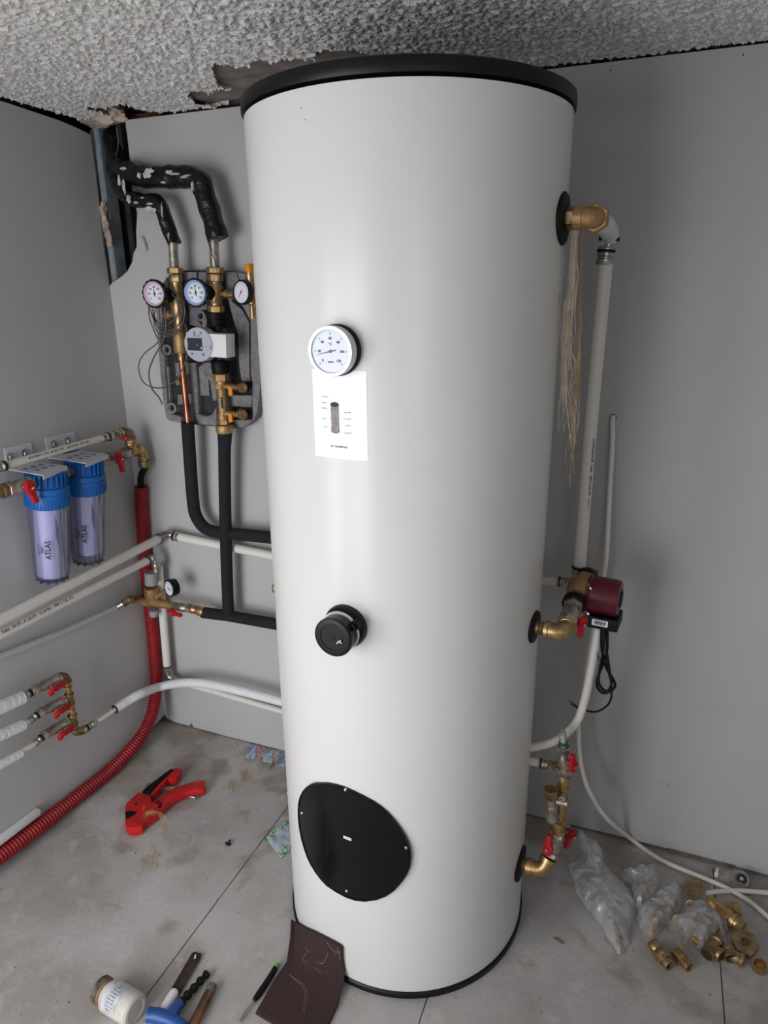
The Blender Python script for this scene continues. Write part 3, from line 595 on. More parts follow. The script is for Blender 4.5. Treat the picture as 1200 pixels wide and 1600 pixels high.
cc = S(577, 722, k1); Rr = (S(577, 583, k1) - S(577, 861, k1)).length / 2
part('control_dial', MB().lathe(cc + Y * .03, -Y, [(0, 0), (0, Rr), (.032, Rr), (.0335, Rr - .0015), (.0335, 0)], 48), 'lgreypl', hd, 'round grey front with printed symbols')
mb = MB(); mb.prism([S(x, y, k1 + .0045) for x, y in ((482, 667), (600, 671), (608, 774), (487, 768))], (0, .0022, 0)); part('display', mb, 'ink', hd, smooth=0)
mb = MB(); kk = k1 + .0042
for (x, y, s_, w_) in ((592, 628, .0035, .0035), (573, 650, .003, .003), (541, 635, .0032, .009), (615, 805, .005, .0045), (523, 796, .0045, .004), (634, 740, .0035, .001), (672, 745, .0015, .007)):
    q = S(x, y, kk); part('printed_symbol', MB().box(q, (s_ * .85, 0, 0), (0, .0002, 0), (0, 0, w_ * .85)), 'inkgrey', hd, smooth=0)

mb = MB()
for (x, y, s_, w_) in ((563, 727, .0022, .0022), (598, 752, .0022, .006), (483, 715, .002, .004)):
    q = S(x, y, k1 + .0052); part('display_mark', MB().box(q, (s_ * .6, 0, 0), (0, .0004, 0), (0, 0, w_ * .6)), 'whitepl', hd, smooth=0)
a, b = col(742, 850, 758, 955); ln = (b - a).length
part('lower_union', MB().lathe(a, b - a, [(0, 0), (0, .0230), (.005, .0265), (ln - .004, .0265), (ln, .024), (ln, 0)], 12), 'blackmat', st)
a, b = col(757, 955, 760, 1018); mb = MB(); mb.hexn(a, b - a, 0, (b - a).length, .0265)
a, b = col(760, 1015, 778, 1330); ln = (b - a).length; mb.lathe(a, b - a, [(0, 0), (0, .0180), (.014, .0180), (.020, .0145), (ln - .020, .0145), (ln - .014, .0175), (ln, .0175), (ln, 0)], 24)
a, b = col(780, 1330, 790, 1440); ln = (b - a).length; mb.hexn(a, b - a, 0, ln * .4, .0195); mb.lathe(a, b - a, [(ln * .42, 0), (ln * .42, .0260), (ln * .5, .0275), (ln * .9, .0275), (ln, .0255), (ln, 0)], 32)
q = S(737, 1070, K + .018); mb.lathe(q + Y * .02, -Y, [(0, 0), (0, .0100), (.018, .0100), (.02, .008), (.02, .0055), (.018, .005), (.018, 0)], 20)
fs = part('flow_setter', mb, 'brassmatt', st, 'brass flow setter')
mb = MB(); mb.box(S(762, 1198, K + .0148), (.0034, 0, 0), (0, .001, 0), (0, 0, .0170)); part('flow_window', mb, 'ink', fs)
mb = MB()
for i in range(4): mb.box(S(757, 1168 + i * 20, K + .0162), (.0024, 0, 0), (0, .0004, 0), (0, 0, .0008))
part('flow_scale', mb, 'whitepl', fs)
for (yy, yo) in ((1068, 1102), (1288, 1318)):
    mb = MB(); A_, B_ = S(775, yy - 6, K), S(885, yy + 2, K); mb.rod(A_, B_, .0100); q = S(928, yy + 4, K + .01)
    mb.rod(B_ - X * .002, q - X * .012, .0085); mb.lathe(q + V((-.014, .014, 0)), V((.75, -.66, 0)), [(0, 0), (0, .0125), (.006, .0155), (.022, .0160), (.028, .0130), (.028, .0065), (.024, .0055), (.024, 0)], 28)
    dp = part('drain_valve', mb, 'brass', st); q = S(838, yo, K + .012)
    part('tap_wing', MB().box(q, (.0062, 0, 0), (0, .005, 0), (0, 0, .0135), .0015), 'orange', dp, 'orange plastic key')
    part('valve_recess', MB().box(S(925, yy + 2, .052), (.026, 0, 0), (0, .002, 0), (0, 0, .013)), 'blackmat', dp)
def gauge(parent, name, C0, n, r, depth, mbody, mface, mring, ringw, lbl, knurl=0, nums=None, nang=0, needlem='ink', tex=None, up=Z):
    mb = MB()
    if knurl:
        _, a, b = frame(n); prev = None; rings = []; sg = knurl * 6
        for t, rs in ((-depth, .92), (-.002, 1), (0, .97), (.0005, .90)):
            rings.append([mb.bm.verts.new(C0 + n * t + (a * cos(2 * pi * k / sg) + b * sin(2 * pi * k / sg)) * r * (rs + .035 * (1 if (k % 6) < 4 else -.6))) for k in range(sg)])
        for u, v in zip(rings, rings[1:]):
            for k in range(sg): mb.face((u[k], u[(k + 1) % sg], v[(k + 1) % sg], v[k]))
        mb.face(rings[0][::-1]); mb.face(rings[-1])
    else: mb.lathe(C0 - n * depth, n, [(0, 0), (0, r * .96), (depth * .3, r), (depth, r), (depth + .001, r * .97), (depth + .001, r * .9), (depth - .001, r * .88), (depth - .001, 0)], 40)
    g_ = part(name, mb, mbody, parent, lbl)
    rf = r * .86; off = .0012 if knurl else .0004
    part('dial_rim', MB().lathe(C0, n, [(-.001, 0), (-.001, rf), (off, rf), (off, 0)], 40), mring, g_)
    part('dial', MB().lathe(C0, n, [(-.001, 0), (-.001, rf * ringw), (off + .0005, rf * ringw), (off + .0005, 0)], 40) if not tex else MB().lathe(C0 + up.cross(n) * r * .10, n, [(-.001, 0), (-.001, rf * ringw), (off + .0005, rf * ringw), (off + .0005, 0)], 40), mface, g_)
    Cd = C0 + (up.cross(n) * r * .10 if tex else V((0, 0, 0))); mb = MB(); rr = rf * ringw
    ticks(mb, Cd, n, up, rr * .8, rr * .93, r * .012, -135, 135, 24, off + .0009)
    if nums:
        for i, s_ in enumerate(nums):
            a = radians(-135 + 270 * i / (len(nums) - 1)); dialtext(mb, Cd, n, up, s_, r * .21, sin(a) * rr * .66, cos(a) * rr * .66, off + .0009)
    part('dial_marks', mb, 'ink', g_, smooth=0)
    mb = MB(); needle(mb, Cd, n, up, nang, rr * .8, rr * .3, r * .035, off + .001); part('needle', mb, needlem, g_); return g_
nG = V((.06, -1, .0)).normalized(); tempn = ['0', '20', '40', '60', '80', '100', '120']
gl = B(240.3, 459, .150); gc = B(304.5, 457.5, .150)
g1 = gauge(st, 'temperature_gauge', gl, nG, .0405, .018, 'blackpl', 'dial', 'dialpink', .80, 'black knurled dial with pinkish rim', 14, tempn, -4, tex=1)
g2 = gauge(st, 'temperature_gauge', gc, nG, .0405, .018, 'blackpl', 'dial', 'dialblue', .80, 'black knurled dial with light blue rim', 14, tempn, -4, tex=1)
va, vb = S(396, 330, K), S(716, 300, K)
for gg, P0, P1 in ((g1, gl, va), (g2, gc, vb)): part('handle_stem', MB().tube([P0 - nG * .015, P1.lerp(P0, .25), P1], [.024, .020, .015], 20), 'blackmat', gg)
gauge(st, 'pressure_gauge', S(923, 296, .112), V((-.28, -1, 0.05)).normalized(), .0345, .018, 'blackpl', 'dial', 'silver', .98, 'small pressure gauge with a red pointer', 0, None, 215, 'redink')
mb = MB(); mb.lathe(S(990, 125, .09), S(1010, 390, .09) - S(990, 125, .09), [(0, 0), (0, .0115), (.010, .0125), (.03, .0105), (.034, .008), (.05, .008), (.055, .0115), (.09, .0115), (.095, .0075), (.13, .0075), (.13, 0)], 24); mb.rod(S(1020, 395, .095), S(1045, 398, .085), .008)
sv = part('safety_valve', mb, 'brass', st); a, b = S(986, 62, .09), S(990, 128, .09); part('safety_cap', MB().lathe(a, b - a, [(0, 0), (0, .0115), (.002, .0128), ((b - a).length, .0132), ((b - a).length, 0)], 10), 'orange', sv, 'orange plastic cap')
# capillary wires
def wire(parent, pts, r, m='greypl', nm='capillary_wire', sm=6, k=None):
    return part(nm, MB().tube(pts, r, 8, sm=sm), m, parent)
M['wiregrey'] = mat('grey_wire', (92, 86, 86), .5, var=.2)
def sp(l, k0=.12): return [S(x, y, k0 + (j[0] if j else 0)) for x, y, *j in l]
W_ = [[(350, 260), (420, 330), (462, 430), (440, 560), (360, 630), (270, 610), (210, 520), (180, 430), (175, 400)],
      [(370, 270), (440, 350), (470, 460), (430, 590), (340, 650), (260, 640), (215, 560), (200, 420)],
      [(340, 250), (400, 320), (440, 440), (410, 560), (330, 610), (250, 590), (215, 500), (225, 420)],
      [(360, 300), (410, 400), (390, 500), (310, 565), (240, 540), (205, 460), (200, 410)],
      [(165, 390), (175, 500), (205, 590), (245, 680)],
      [(300, 420), (310, 560), (290, 680), (200, 850), (170, 960), (195, 1080), (250, 1150), (282, 1210)],
      [(250, 400), (262, 600), (245, 700), (130, 800), (85, 900), (120, 1020), (200, 1070), (300, 1070), (380, 1025)],
      [(455, 545), (478, 610), (482, 800), (440, 930), (405, 1010)]]
for i, wl in enumerate(W_): wire(st, sp([(x, y) for x, y in wl], .128 - .004 * (i % 4)), .0020 if i != 5 else .0025, 'wiregrey')
wire(st, [B(*q_, k) for q_, k in (((323, 372), .10), ((331, 395), .11), ((339, 420), .125), ((341, 448), .125), ((337, 470), .12), ((328, 476), .12))], .0014, 'wiregrey')
# ------------------------------------------------------------------ wrapped pipes above the station
zw = lambda x, y: (160 + x / 4.615, 220 + y / 4.615)
def Wp(x, y, k): return B(*zw(x, y), k)
def lumpy(pts, r, nm, parent, m='wrap', lb=None, seed=0):
    ps = resample(spline(pts, 8), .006); mb = MB()
    def rf(s): return r(s / 1.0) if callable(r) else r
    n_ = len(ps); mb.tube(ps, lambda s: rf(s) * (1 + .10 * noise.noise(V((s * 28, seed, 0))) + .05 * noise.noise(V((s * 90, seed, 3)))), 22)
    for v in mb.bm.verts: v.co += V((noise.noise(v.co * 30), noise.noise(v.co * 30 + V((5, 5, 5))), noise.noise(v.co * 30 + V((9, 1, 5))))) * .0035
    return part(nm, mb, m, parent, lb, 50)
def smear(parent, cens, k, seed):
    for i, (x, y, rx, rz) in enumerate(cens): part('plaster_smear', MB().blob(Wp(x, y, k), rx, .004, rz, .7, seed + i * 2.2, 3), 'plastersmear', parent, 'dried white plaster smear', 50)
t1 = thing('insulated_pipe', 'thick black wrapped pipe, upper of the two bending out of the corner opening', 'pipe', Wp(840, 740, .09), 'black wrapped pipes above the pump station')
lumpy([Wp(75, -40, -.05), Wp(118, 170, -.005), Wp(220, 235, .06), Wp(340, 265, .085), Wp(480, 262, .09), Wp(620, 262, .09), Wp(695, 285, .09), Wp(725, 350, .09), Wp(770, 480, .09), Wp(835, 708, .09)], .0300, 'insulation_wrap', t1, seed=1)
def corr(parent, a, b, r):
    ps = resample([a, b], .0008); part('corrugated_tube', MB().tube(ps, lambda s: r * (1 + .11 * sin(s * 2 * pi / .0048)), 20), 'corr', parent, 'stainless corrugated tube')
corr(t1, Wp(800, 690, .088), S(710, 96, .085), .0138)
smear(t1, [(335, 215, .014, .006), (320, 245, .011, .008), (480, 225, .010, .004), (520, 240, .014, .003), (590, 262, .010, .003), (150, 200, .010, .004), (610, 250, .012, .002), (440, 300, .008, .003), (650, 330, .004, .012), (265, 250, .006, .007)], .120, 3)
t2 = thing('insulated_pipe', 'black wrapped pipe, lower and thinner of the two bending out of the corner opening', 'pipe', Wp(520, 760, .09), 'black wrapped pipes above the pump station')
lumpy([Wp(60, 110, -.07), Wp(92, 235, -.01), Wp(130, 340, .04), Wp(200, 415, .075), Wp(300, 435, .085), Wp(385, 440, .088), Wp(430, 490, .088), Wp(465, 600, .088), Wp(518, 738, .088)], .0215, 'insulation_wrap', t2, seed=4)
corr(t2, Wp(505, 720, .088), S(378, 98, .085), .0138)
smear(t2, [(330, 490, .016, .006), (370, 500, .008, .005), (190, 420, .006, .010), (290, 410, .006, .002), (430, 500, .002, .020), (155, 330, .004, .02), (240, 445, .008, .003), (120, 290, .005, .012), (480, 690, .002, .012), (345, 455, .012, .003)], .108, 9)
tag(part('loose_wire', MB().tube([B(182, 200, .02), B(185, 225, .01), B(181, 245, .02), B(178, 262, .03), B(180, 275, .02)], .0018, 6, sm=4), 'wiregrey'), 'thin grey wire hanging in the corner opening above the wrapped pipes', 'wire')
# ------------------------------------------------------------------ black insulated pipes below the station
def foam(pts, r, lb, nm='insulated_pipe', g=None):
    o = part(nm, MB().tube(resample(spline(pts, 8), .008), r, 24), 'foam'); return tag(o, lb, 'pipe', g)
foam([B(293, 660, .085), B(297, 720, .08), B(301, 775, .075), B(306, 805, .07), B(322, 826, .065), B(350, 833, .065), B(395, 837, .065), B(450, 843, .065), B(520, 852, .065)], .0208, 'black foam insulated pipe dropping from the copper line and turning right behind the tank')
t3 = thing('insulated_pipe', 'black foam insulated pipe below the brass flow setter, joined to the horizontal run', 'pipe', B(360, 985, .07))
part('vertical_sleeve', MB().tube(spline([B(351.5, 674, .085), B(351, 690, .083), B(351, 730, .08), B(352, 800, .075), B(354, 880, .072), B(357, 962, .070)], 6), lambda s: .0235 - .0035 * min(1, s / .06), 24), 'foam', t3)
part('horizontal_sleeve', MB().tube([B(317, 957, .075), B(357, 962, .07), B(437, 976, .065), B(520, 990, .065)], .0200, 24), 'foam', t3)

# ------------------------------------------------------------------ filters on the left wall
ZP = 1.180
def bracket_filter(top, bot, plate, flange, scr, label, lens):
    rt = thing('water_filter', label, 'water filter', bot, 'blue-capped water filters')
    mb = MB(); mb.prism([H(x, y, ZP) for x, y in plate], (0, 0, .0025)); 
    # front lip
    f1, f2 = H(*plate[2], ZP), H(*plate[3], ZP); mb.box((f1 + f2) / 2 - Z * .004, (f2 - f1) / 2, Z * .006, X * .001)
    a_, b_ = H(*plate[0], ZP), H(*plate[1], ZP); y0_, y1_ = min(a_.y, b_.y), max(a_.y, b_.y)
    mb.box((.002, (y0_ + y1_) / 2 , ZP + .030), (.0012, 0, 0), (0, (y1_ - y0_) / 2, 0), (0, 0, .032)); mb.box((.008, (y0_ + y1_) / 2, ZP + .001), (.009, 0, 0), (0, (y1_ - y0_) / 2, 0), (0, 0, .0015))
    br = part('bracket', mb, 'bracket', rt, 'white metal angle bracket', 0)
    for x, y in scr:
        P_ = L(x, y, .004); part('screw', MB().hexn(P_, X, -.002, .008, .009).lathe(P_, X, [(-.002, 0), (-.002, .012), (.001, .012), (.001, 0)], 20), 'nickel', br)
    mb = MB(); c = (H(*plate[0], ZP) + H(*plate[2], ZP)) / 2 + X * .012
    for i in range(3):
        for sx in (-1, 1): q = c + V((.022 * sx + .01 * i * 0, (-.026 + .026 * i), .0026)); mb.box(q, (.008, 0, 0), (0, .0035, 0), (0, 0, .0004))
    part('slots', mb, 'ink', br, smooth=0)
    ax = (top - bot).normalized(); hcap = (ZP - .003 - top.z) / ax.z
    mb = MB(); mb.lathe(top - ax * .002, ax, [(0, .05), (0, .0590), (.004, .0608), (.040, .0608), (.043, .0595), (.0435, .058), (.045, .058), (.046, .0600), (.052, .0600), (.060, .058), (.064, .051), (hcap, .047), (hcap + .002, .044), (hcap + .002, 0)], 72)
    _, a, b = frame(ax)
    for k in range(40):
        an = 2 * pi * k / 40; e = a * cos(an) + b * sin(an); q = -a * sin(an) + b * cos(an); mb.box(top + ax * .015 + e * .0610, ax * .014, e * .0012, q * .0015)
    for k in range(24):
        an = 2 * pi * k / 24; e = a * cos(an) + b * sin(an); q = -a * sin(an) + b * cos(an); mb.box(top + ax * ((hcap + .062) / 2) + e * .050, ax * ((hcap - .066) / 2), e * .007, q * .0016)
    part('cap', mb, 'blue', rt, 'blue plastic head with ribbed lock ring')
    ln = (top - bot).length
    mb = MB(); mb.lathe(bot, ax, [(.008, 0), (.006, .030), (.004, .044), (.010, .0495), (ln * .5, .0525), (ln, .0565), (ln, .054), (ln * .5, .050), (.012, .047), (.010, .03), (.012, 0)], 56); bw = part('bowl', mb, 'bowl', rt, 'clear plastic bowl')
    mb = MB(); mb.lathe(bot, ax, [(.004, .044), (-.001, .043), (-.003, .040), (-.003, .036), (.003, .036)], 40)
    for k in range(12): an = 2 * pi * k / 12; e = a * cos(an) + b * sin(an); q = -a * sin(an) + b * cos(an); mb.box(bot + e * .042 - ax * .001, ax * .005, e * .004, q * .002)
    part('bowl_foot', mb, 'bowldark', bw)
    part('cartridge', MB().lathe(bot, ax, [(.030 if lens else .012, 0), (.030 if lens else .012, .041), (ln, .041), (ln, 0)], 40), 'cart', rt, 'pale lilac filter cartridge')
    # printed label on the bowl
    fc = (CAM - bot); fc = (fc - ax * fc.dot(ax)).normalized(); an0 = -.28; fc = (fc * cos(an0) + ax.cross(fc) * sin(an0)); sd = ax.cross(fc)
    def on(u, v): al = u / .053; rr = .0530 + .0035 * v / ln; return bot + ax * v + (fc * cos(al) + sd * sin(al)) * rr
    mb = MB(); addtext(mb, 'ATLAS', .021, lambda u, v: on(.008 - v, ln * .47 + u)); addtext(mb, 'Filtri', .011, lambda u, v: on(-.008 - v, ln * .47 + u)); part('printed_label', mb, 'ink', bw, smooth=0)
    mb = MB(); addtext(mb, 'SENIOR 3P', .0075, lambda u, v: on(-.018 - v, ln * .47 + u)); 
    for i in range(5): mb.surf(lambda u, v: on(.030 + i * .0018 + .0008 * v, ln * (.62 + .3 * u - .03 * i)), 2, 1)
    part('printed_lines', mb, 'ink', bw, smooth=0)
    return rt, ax
tA, bA = L(75, 786, .095), B(80, 899, .462); tB, bB = L(133, 766, .095), B(141, 871, .310)
fA, axA = bracket_filter(tA, V((.062, tA.y, bA.z)), [(6.5, 733), (43, 721), (105, 729), (67, 744)], None, [(16, 714), (39, 708)], 'blue-capped clear water filter on the left wall, the left one of the pair', False)
fB, axB = bracket_filter(tB, V((.064, tB.y, bB.z)), [(77, 716), (115, 703), (169, 711), (134, 725)], None, [(84, 694), (106, 689)], 'blue-capped clear water filter on the left wall, right one nearer the corner', True)
zv = (L(195, 718, .095).z + L(30, 768, .095).z) / 2; yA, yB = tA.y, tB.y
cA = tA + axA * .075; cB = tB + axB * .075
tag(part('brass_nipple', MB().rod(V((cA.x, yA + .045, cA.z)), V((cB.x, yB - .045, cB.z)), .014).hexn(V((cA.x, (yA + yB) / 2 - .012, cA.z)), Y, 0, .02, .018), 'brassdull'), 'short brass nipple joining the two blue-capped filters', 'pipe fitting')
vl = V((cA.x, yA - .045, cA.z)); va_ = L(-2, 772, .095)
ball_valve(vl - Y * .005, V((.095, yA - .125, cA.z)), .0200, X * 1 + Y * .0, V((0, .25, -1)), 'nickel ball valve with red lever at the left side of the nearer filter', size=1.35)
tag(part('brass_fitting', MB().hexn(V((.095, yA - .125, cA.z)), -Y, 0, .02, .021).rod(V((.095, yA - .14, cA.z)), V((.095, yA - .3, cA.z)), .016), 'brassdull'), 'brass fitting at the left picture edge feeding the nearer filter', 'pipe fitting')
eX = .095
P1, P2 = V((eX, yB + .045, cB.z)), V((eX, -.118, cB.z))
ball_valve(P1, P2, .0190, X, V((0, .15, -1)), 'nickel ball valve with red lever at the right side of the filter nearer the corner', size=1.3)
# brass corner assembly
bf = thing('brass_elbow_assembly', 'brass elbows and tee in the corner above the red conduit', 'pipe fitting', L(222, 738, eX))
tz = L(222, 705, eX); tz = V((eX, tz.y, cB.z)); e2 = L(201, 676, eX)
mb = MB(); tee(mb, V((eX, -.118, cB.z)), V((eX, tz.y - .005, cB.z)), V((eX, e2.y + .004, cB.z)), V((eX, e2.y + .004, cB.z + .032)), .0165); part('tee', mb, 'brass', bf)
mb = MB(); elbow(mb, V((eX, tz.y - .03, cB.z)), V((eX, tz.y + .002, cB.z)), V((eX, tz.y + .004, cB.z - .034)), .0165); part('elbow', mb, 'brass', bf)
mb = MB(); d_ = V((0, .05, -1)).normalized(); q = V((eX, tz.y + .004, cB.z - .034)); mb.hexn(q, d_, 0, .008, .0185); mb.lathe(q, d_, [(.009, 0), (.009, .020), (.012, .0205), (.028, .0205), (.032, .018), (.034, .016), (.034, 0)], 24); part('compression_nut', mb, 'brassdull', bf)
mb = MB(); q0 = V((eX, e2.y + .004, cB.z + .03)); top_ = V((eX, e2.y + .004, e2.z)); mb.hexn(q0, Z, 0, .012, .018); mb.rod(q0, top_ - Z * .01, .013); part('nipple', mb, 'brassdull', bf)
mb = MB(); elbow(mb, top_ - Z * .024, top_ + Z * .004, top_ + Z * .004 - Y * .034, .0165); part('elbow', mb, 'brassdull', bf)
ve = top_ + Z * .004 - Y * .034; vdir = (L(150, 687, eX) - ve); vdir.x = 0; vq = ve + vdir.normalized() * .058
ball_valve(ve, vq, .0155, V((1, 0, -.35)), V((0, .8, -.1)), 'small nickel ball valve with red lever above the corner brass elbows', size=.8, stemoff=.4)
wp = thing('white_pipe', 'white printed pipe running above both blue filters', 'pipe', L(75, 720, eX)); vp = vq
sleeve(wp, vp, vdir, .035, .0135); pe = L(-20, 735.5, eX); ps_ = vp + vdir.normalized() * .03; ws = L(10, 727, eX)
part('pipe', MB().tube([ps_, ws], .0105, 18), 'whitepipe', wp); sleeve(wp, ws, pe - ws, .035, .0135); part('pipe_end', MB().tube([ws, pe], .009, 12), 'brassdull', wp)
mb = MB(); pipe_text(mb, 'MULTISKIN 2  20x2   EN ISO 21003   TZW DVGW   95C 10bar', ps_.lerp(ws, .5), ps_ - ws, V((1, -.6, .5)), .0105, .0085); part('printed_text', mb, 'ink', wp, smooth=0)
# conduit with black inner pipe
cp = [q + V((0, .004, -.036))]
q = V((eX, tz.y + .006, cB.z - .066))
cn = thing('corrugated_conduit', 'red corrugated conduit dropping in the corner and lying along the left wall', 'conduit', L(60, 1290, .03))
path = [B(220.5, 760, .030), B(222, 800, .027), B(227, 870, .025), L(234, 940, .027), L(240, 1000, .028), L(244, 1055, .032), L(240, 1105, .042), L(225, 1143, .046), L(203, 1172, .040), L(172, 1204, .032), L(131, 1237, .029), L(85, 1273, .027), L(40, 1308, .026), L(0, 1338, .025), L(-60, 1383, .025)]
ps = resample(spline(path, 10), .0012); part('conduit_hose', MB().tube(ps, lambda s: .0215 + .0008 * min(1, s / .5) + .0020 * max(-.8, sin(s * 2 * pi / .0108)), 26), 'redcond', cn)
part('inner_pipe', MB().tube([q, B(220.5, 745, .036), B(220.5, 762, .030), B(222, 790, .027)], .0115, 18, sm=4), 'blackmat', cn, 'black pipe inside the conduit')
# ------------------------------------------------------------------ white pipes in the corner
def wpipe(pts, r, lb, sl=(), m='whitepipe', text=None, nm='white_pipe', sm=0, g=None):
    rt = thing(nm, lb, 'pipe', min(pts, key=lambda p: p.z), g); part('pipe', MB().tube(pts, r, 18, sm=sm), m, rt)
    for (P_, d_, l_, r_) in sl: sleeve(rt, P_, d_, l_, r_)
    if text: st_, t_, sz_, fc_, fl_ = text; mb = MB(); pipe_text(mb, st_, pts[0].lerp(pts[-1], t_), pts[0] - pts[-1], fc_, r, sz_, fl_); part('printed_text', mb, 'ink', rt, smooth=0)
    return rt
yd = V((0, 1, .0))
cnr = L(263, 834, .11); p1s = L(0, 969, .11); z1 = (cnr.z + p1s.z) / 2; p1a = L(248, 842, .105)
wpipe([p1a, L(-40, 990, .11)], .0158, 'upper thick white pipe sloping along the left wall into the corner', [(p1a - (p1a - p1s).normalized() * .01, p1a - p1s, .030, .0190)])
pbA = B(275, 838, .04); pbB = B(440, 871, .04)
wpipe([pbA, pbB + (pbB - pbA)], .0150, 'white pipe on the back wall running right from the corner behind the black pipes', [(pbA - (pbB - pbA).normalized() * .012, pbB - pbA, .028, .0170)])
mb = MB(); elbow(mb, p1a + V((0, .012, 0)), B(262, 833, .050), pbA - X * .008, .0125, 1.1); tag(part('press_elbow', mb, 'steel'), 'nickel corner elbow joining the left and back wall white pipes', 'pipe fitting')
p2a = L(230, 876, .105); p2s = L(0, 991, .11)
wpipe([p2a, L(-40, 1012, .11)], .0138, 'lower thick white printed pipe along the left wall ending above the pressure regulator', [(p2a - (p2a - p2s).normalized() * .01, p2a - p2s, .030, .0170)],
      text=('EN ISO 21003   HENCO   PE-Xc/AL/PE-Xc  26x3', .70, .0125, V((1, -.3, .9)), True))
eC = B(242, 869, .075); mb = MB(); elbow(mb, p2a + V((0, .012, 0)), eC, eC - Z * .030, .0130, 1.1); mb.lathe(eC - Z * .028, -Z, [(0, 0), (0, .0150), (.006, .0155), (.008, .0125), (.012, .0125), (.014, .0150), (.03, .0150), (.03, 0)], 20); tag(part('press_elbow', mb, 'steel'), 'shiny nickel elbow directly above the grey regulator cap', 'pipe fitting')
# vertical pipe behind the regulator and run along the back wall
q1 = B(248, 884, .045); q2 = B(261, 1040, .045)
vpipe = wpipe([q1, q2], .0145, 'vertical white pipe in the corner right of the red conduit', [(q2 + Z * .004, q2 - q1, .026, .0165)])
q3 = B(263, 1058, .045); q4 = B(276, 1064, .045); q5 = B(440, 1111, .03)
mb = MB(); elbow(mb, q2 - Z * .015, q3, q4, .0125, 1.1); tag(part('press_elbow', mb, 'steel'), 'nickel elbow low in the corner at the foot of the vertical white pipe', 'pipe fitting')
wpipe([q4, B(340, 1082, .035), q5, q5 + (q5 - B(340, 1082, .035)) * 1.5], .0110, 'low thin white pipe along the back wall beneath the sleeved hose')
# thin white pipe (left) into the regulator
r0 = L(187, 946, .03)
wpipe([r0, L(100, 986, .022), L(0, 1026, .015), L(-40, 1042, .012)], .0095, 'thin white pipe close to the left wall leading to the regulator', m='board')
RC = B(237, 938, .088)
pg = thing('pressure_regulator', 'brass pressure regulator with grey cap and round gauge in front of the red conduit', 'regulator', RC - Z * .05)
ax2 = (B(240, 962, .088) - B(236, 905, .088)).normalized()
mb = MB(); mb.lathe(B(236, 918, .088), ax2, [(0, 0), (0, .0225), (.005, .0265), (.008, .0265), (.010, .0245), (.013, .0245), (.015, .0265), (.03, .0255), (.045, .020), (.055, .0165), (.062, .0145), (.062, 0)], 32)
ra = B(210, 940, .088); rb = B(285, 950, .088); mb.tube([B(237, 943, .088), B(215, 938, .088), B(205, 938, .08)], [.017, .0145, .013], 18); mb.tube([B(237, 940, .088), B(262, 945, .088), B(272, 947, .088)], [.019, .0155, .0145], 18); mb.tube([B(240, 935, .088), B(253, 928, .088), B(260, 922, .095)], .009, 14)
part('body', mb, 'brassmatt', pg)
part('adjusting_cap', MB().lathe(B(235.5, 894, .088), ax2, [(0, 0), (0, .0185), (.003, .0220), (.046, .0235), (.046, 0)], 32), 'greypl', pg, 'grey plastic adjusting cap'); part('bottom_cap', MB().lathe(B(240, 953, .088), ax2, [(0, 0), (0, .0155), (.022, .0155), (.025, .014), (.025, 0)], 24), 'greypl', pg, 'grey plastic bottom cap')
gauge(pg, 'gauge', B(264, 919.5, .125), V((-.35, -.9, .05)).normalized(), .0305, .026, 'blackpl', 'dial', 'blackpl', .97, 'round black-cased gauge', 0, ['0', '2', '4', '6', '8', '10'], 105)
bz = thing('brass_fitting', 'dark brass and nickel coupling between thin white pipe and regulator', 'pipe fitting', B(205, 945, .08)); rA = B(207, 938, .082)
mb = MB(); mb.tube([rA, L(203, 936, .075), L(196, 941, .055)], .0125, 16, sm=4); mb.hexn(rA, -X + Y * .1, 0, .01, .015); part('elbow', mb, 'brassdull', bz); sleeve(bz, L(198, 940, .055), L(187, 946, .035) - L(198, 940, .055), .040, .0130)
ball_valve(B(270, 947, .088), B(299, 951, .086), .0165, V((-.2, -1, -.35)), V((1, 0, -.12)), 'ball valve with a red lever between regulator and black insulated pipe', size=1.15, stemoff=.3, m='nickel')
mb = MB(); a, b = B(299, 951, .086), B(318, 956, .078); mb.lathe(a, b - a, [(0, 0), (0, .015), (.008, .017), (.012, .0155), (.022, .0155), (.026, .018), ((b - a).length, .018), ((b - a).length, 0)], 20); tag(part('brass_union', mb, 'brass'), 'brass union entering the end of the horizontal black insulation', 'pipe fitting')

# ------------------------------------------------------------------ three-valve manifold low on the left wall
zm = lambda x, y: (x / 7.275, 1000 + y / 7.275)
KM = .055
def Q(x, y, k=KM): return L(*zm(x, y), k)
mf = thing('brass_manifold', 'vertical brass manifold of tees and elbows low on the left wall', 'manifold', Q(870, 1100))
pts = [Q(760, 400), Q(785, 600), Q(810, 780), Q(835, 920), Q(862, 1075)]
xm_, ym = KM, sum(p.y for p in pts) / 5
m1, m2, m3, m4 = [V((KM, p.y, p.z)) for p in (Q(752, 408), Q(790, 670), Q(828, 905), Q(862, 1060))]
def towards(P_, x, y, k=KM): v = Q(x, y, k) - P_; return v
d1 = towards(m1, 640, 430); d2 = towards(m2, 700, 690); d3 = towards(m3, 740, 945)
mb = MB(); elbow(mb, m1 + d1.normalized() * .026, m1, m1 + (m2 - m1).normalized() * .024, .0128); part('elbow', mb, 'brassdull', mf)
for mi_, nx_, dd in ((m2, m3, d2), (m3, m4, d3)):
    mb = MB(); u = (m3 - m1).normalized(); tee(mb, mi_ - u * .020, mi_ + u * .020, mi_, mi_ + dd.normalized() * .022, .0128); part('tee', mb, 'brassdull', mf)
mb = MB(); mb.tube([m1, m4], .0095, 14)
for a, b in ((m1, m2), (m2, m3)): c = a.lerp(b, .5); mb.hexn(c - (b - a).normalized() * .005, b - a, 0, .008, .014)
part('nipples', mb, 'brass', mf)
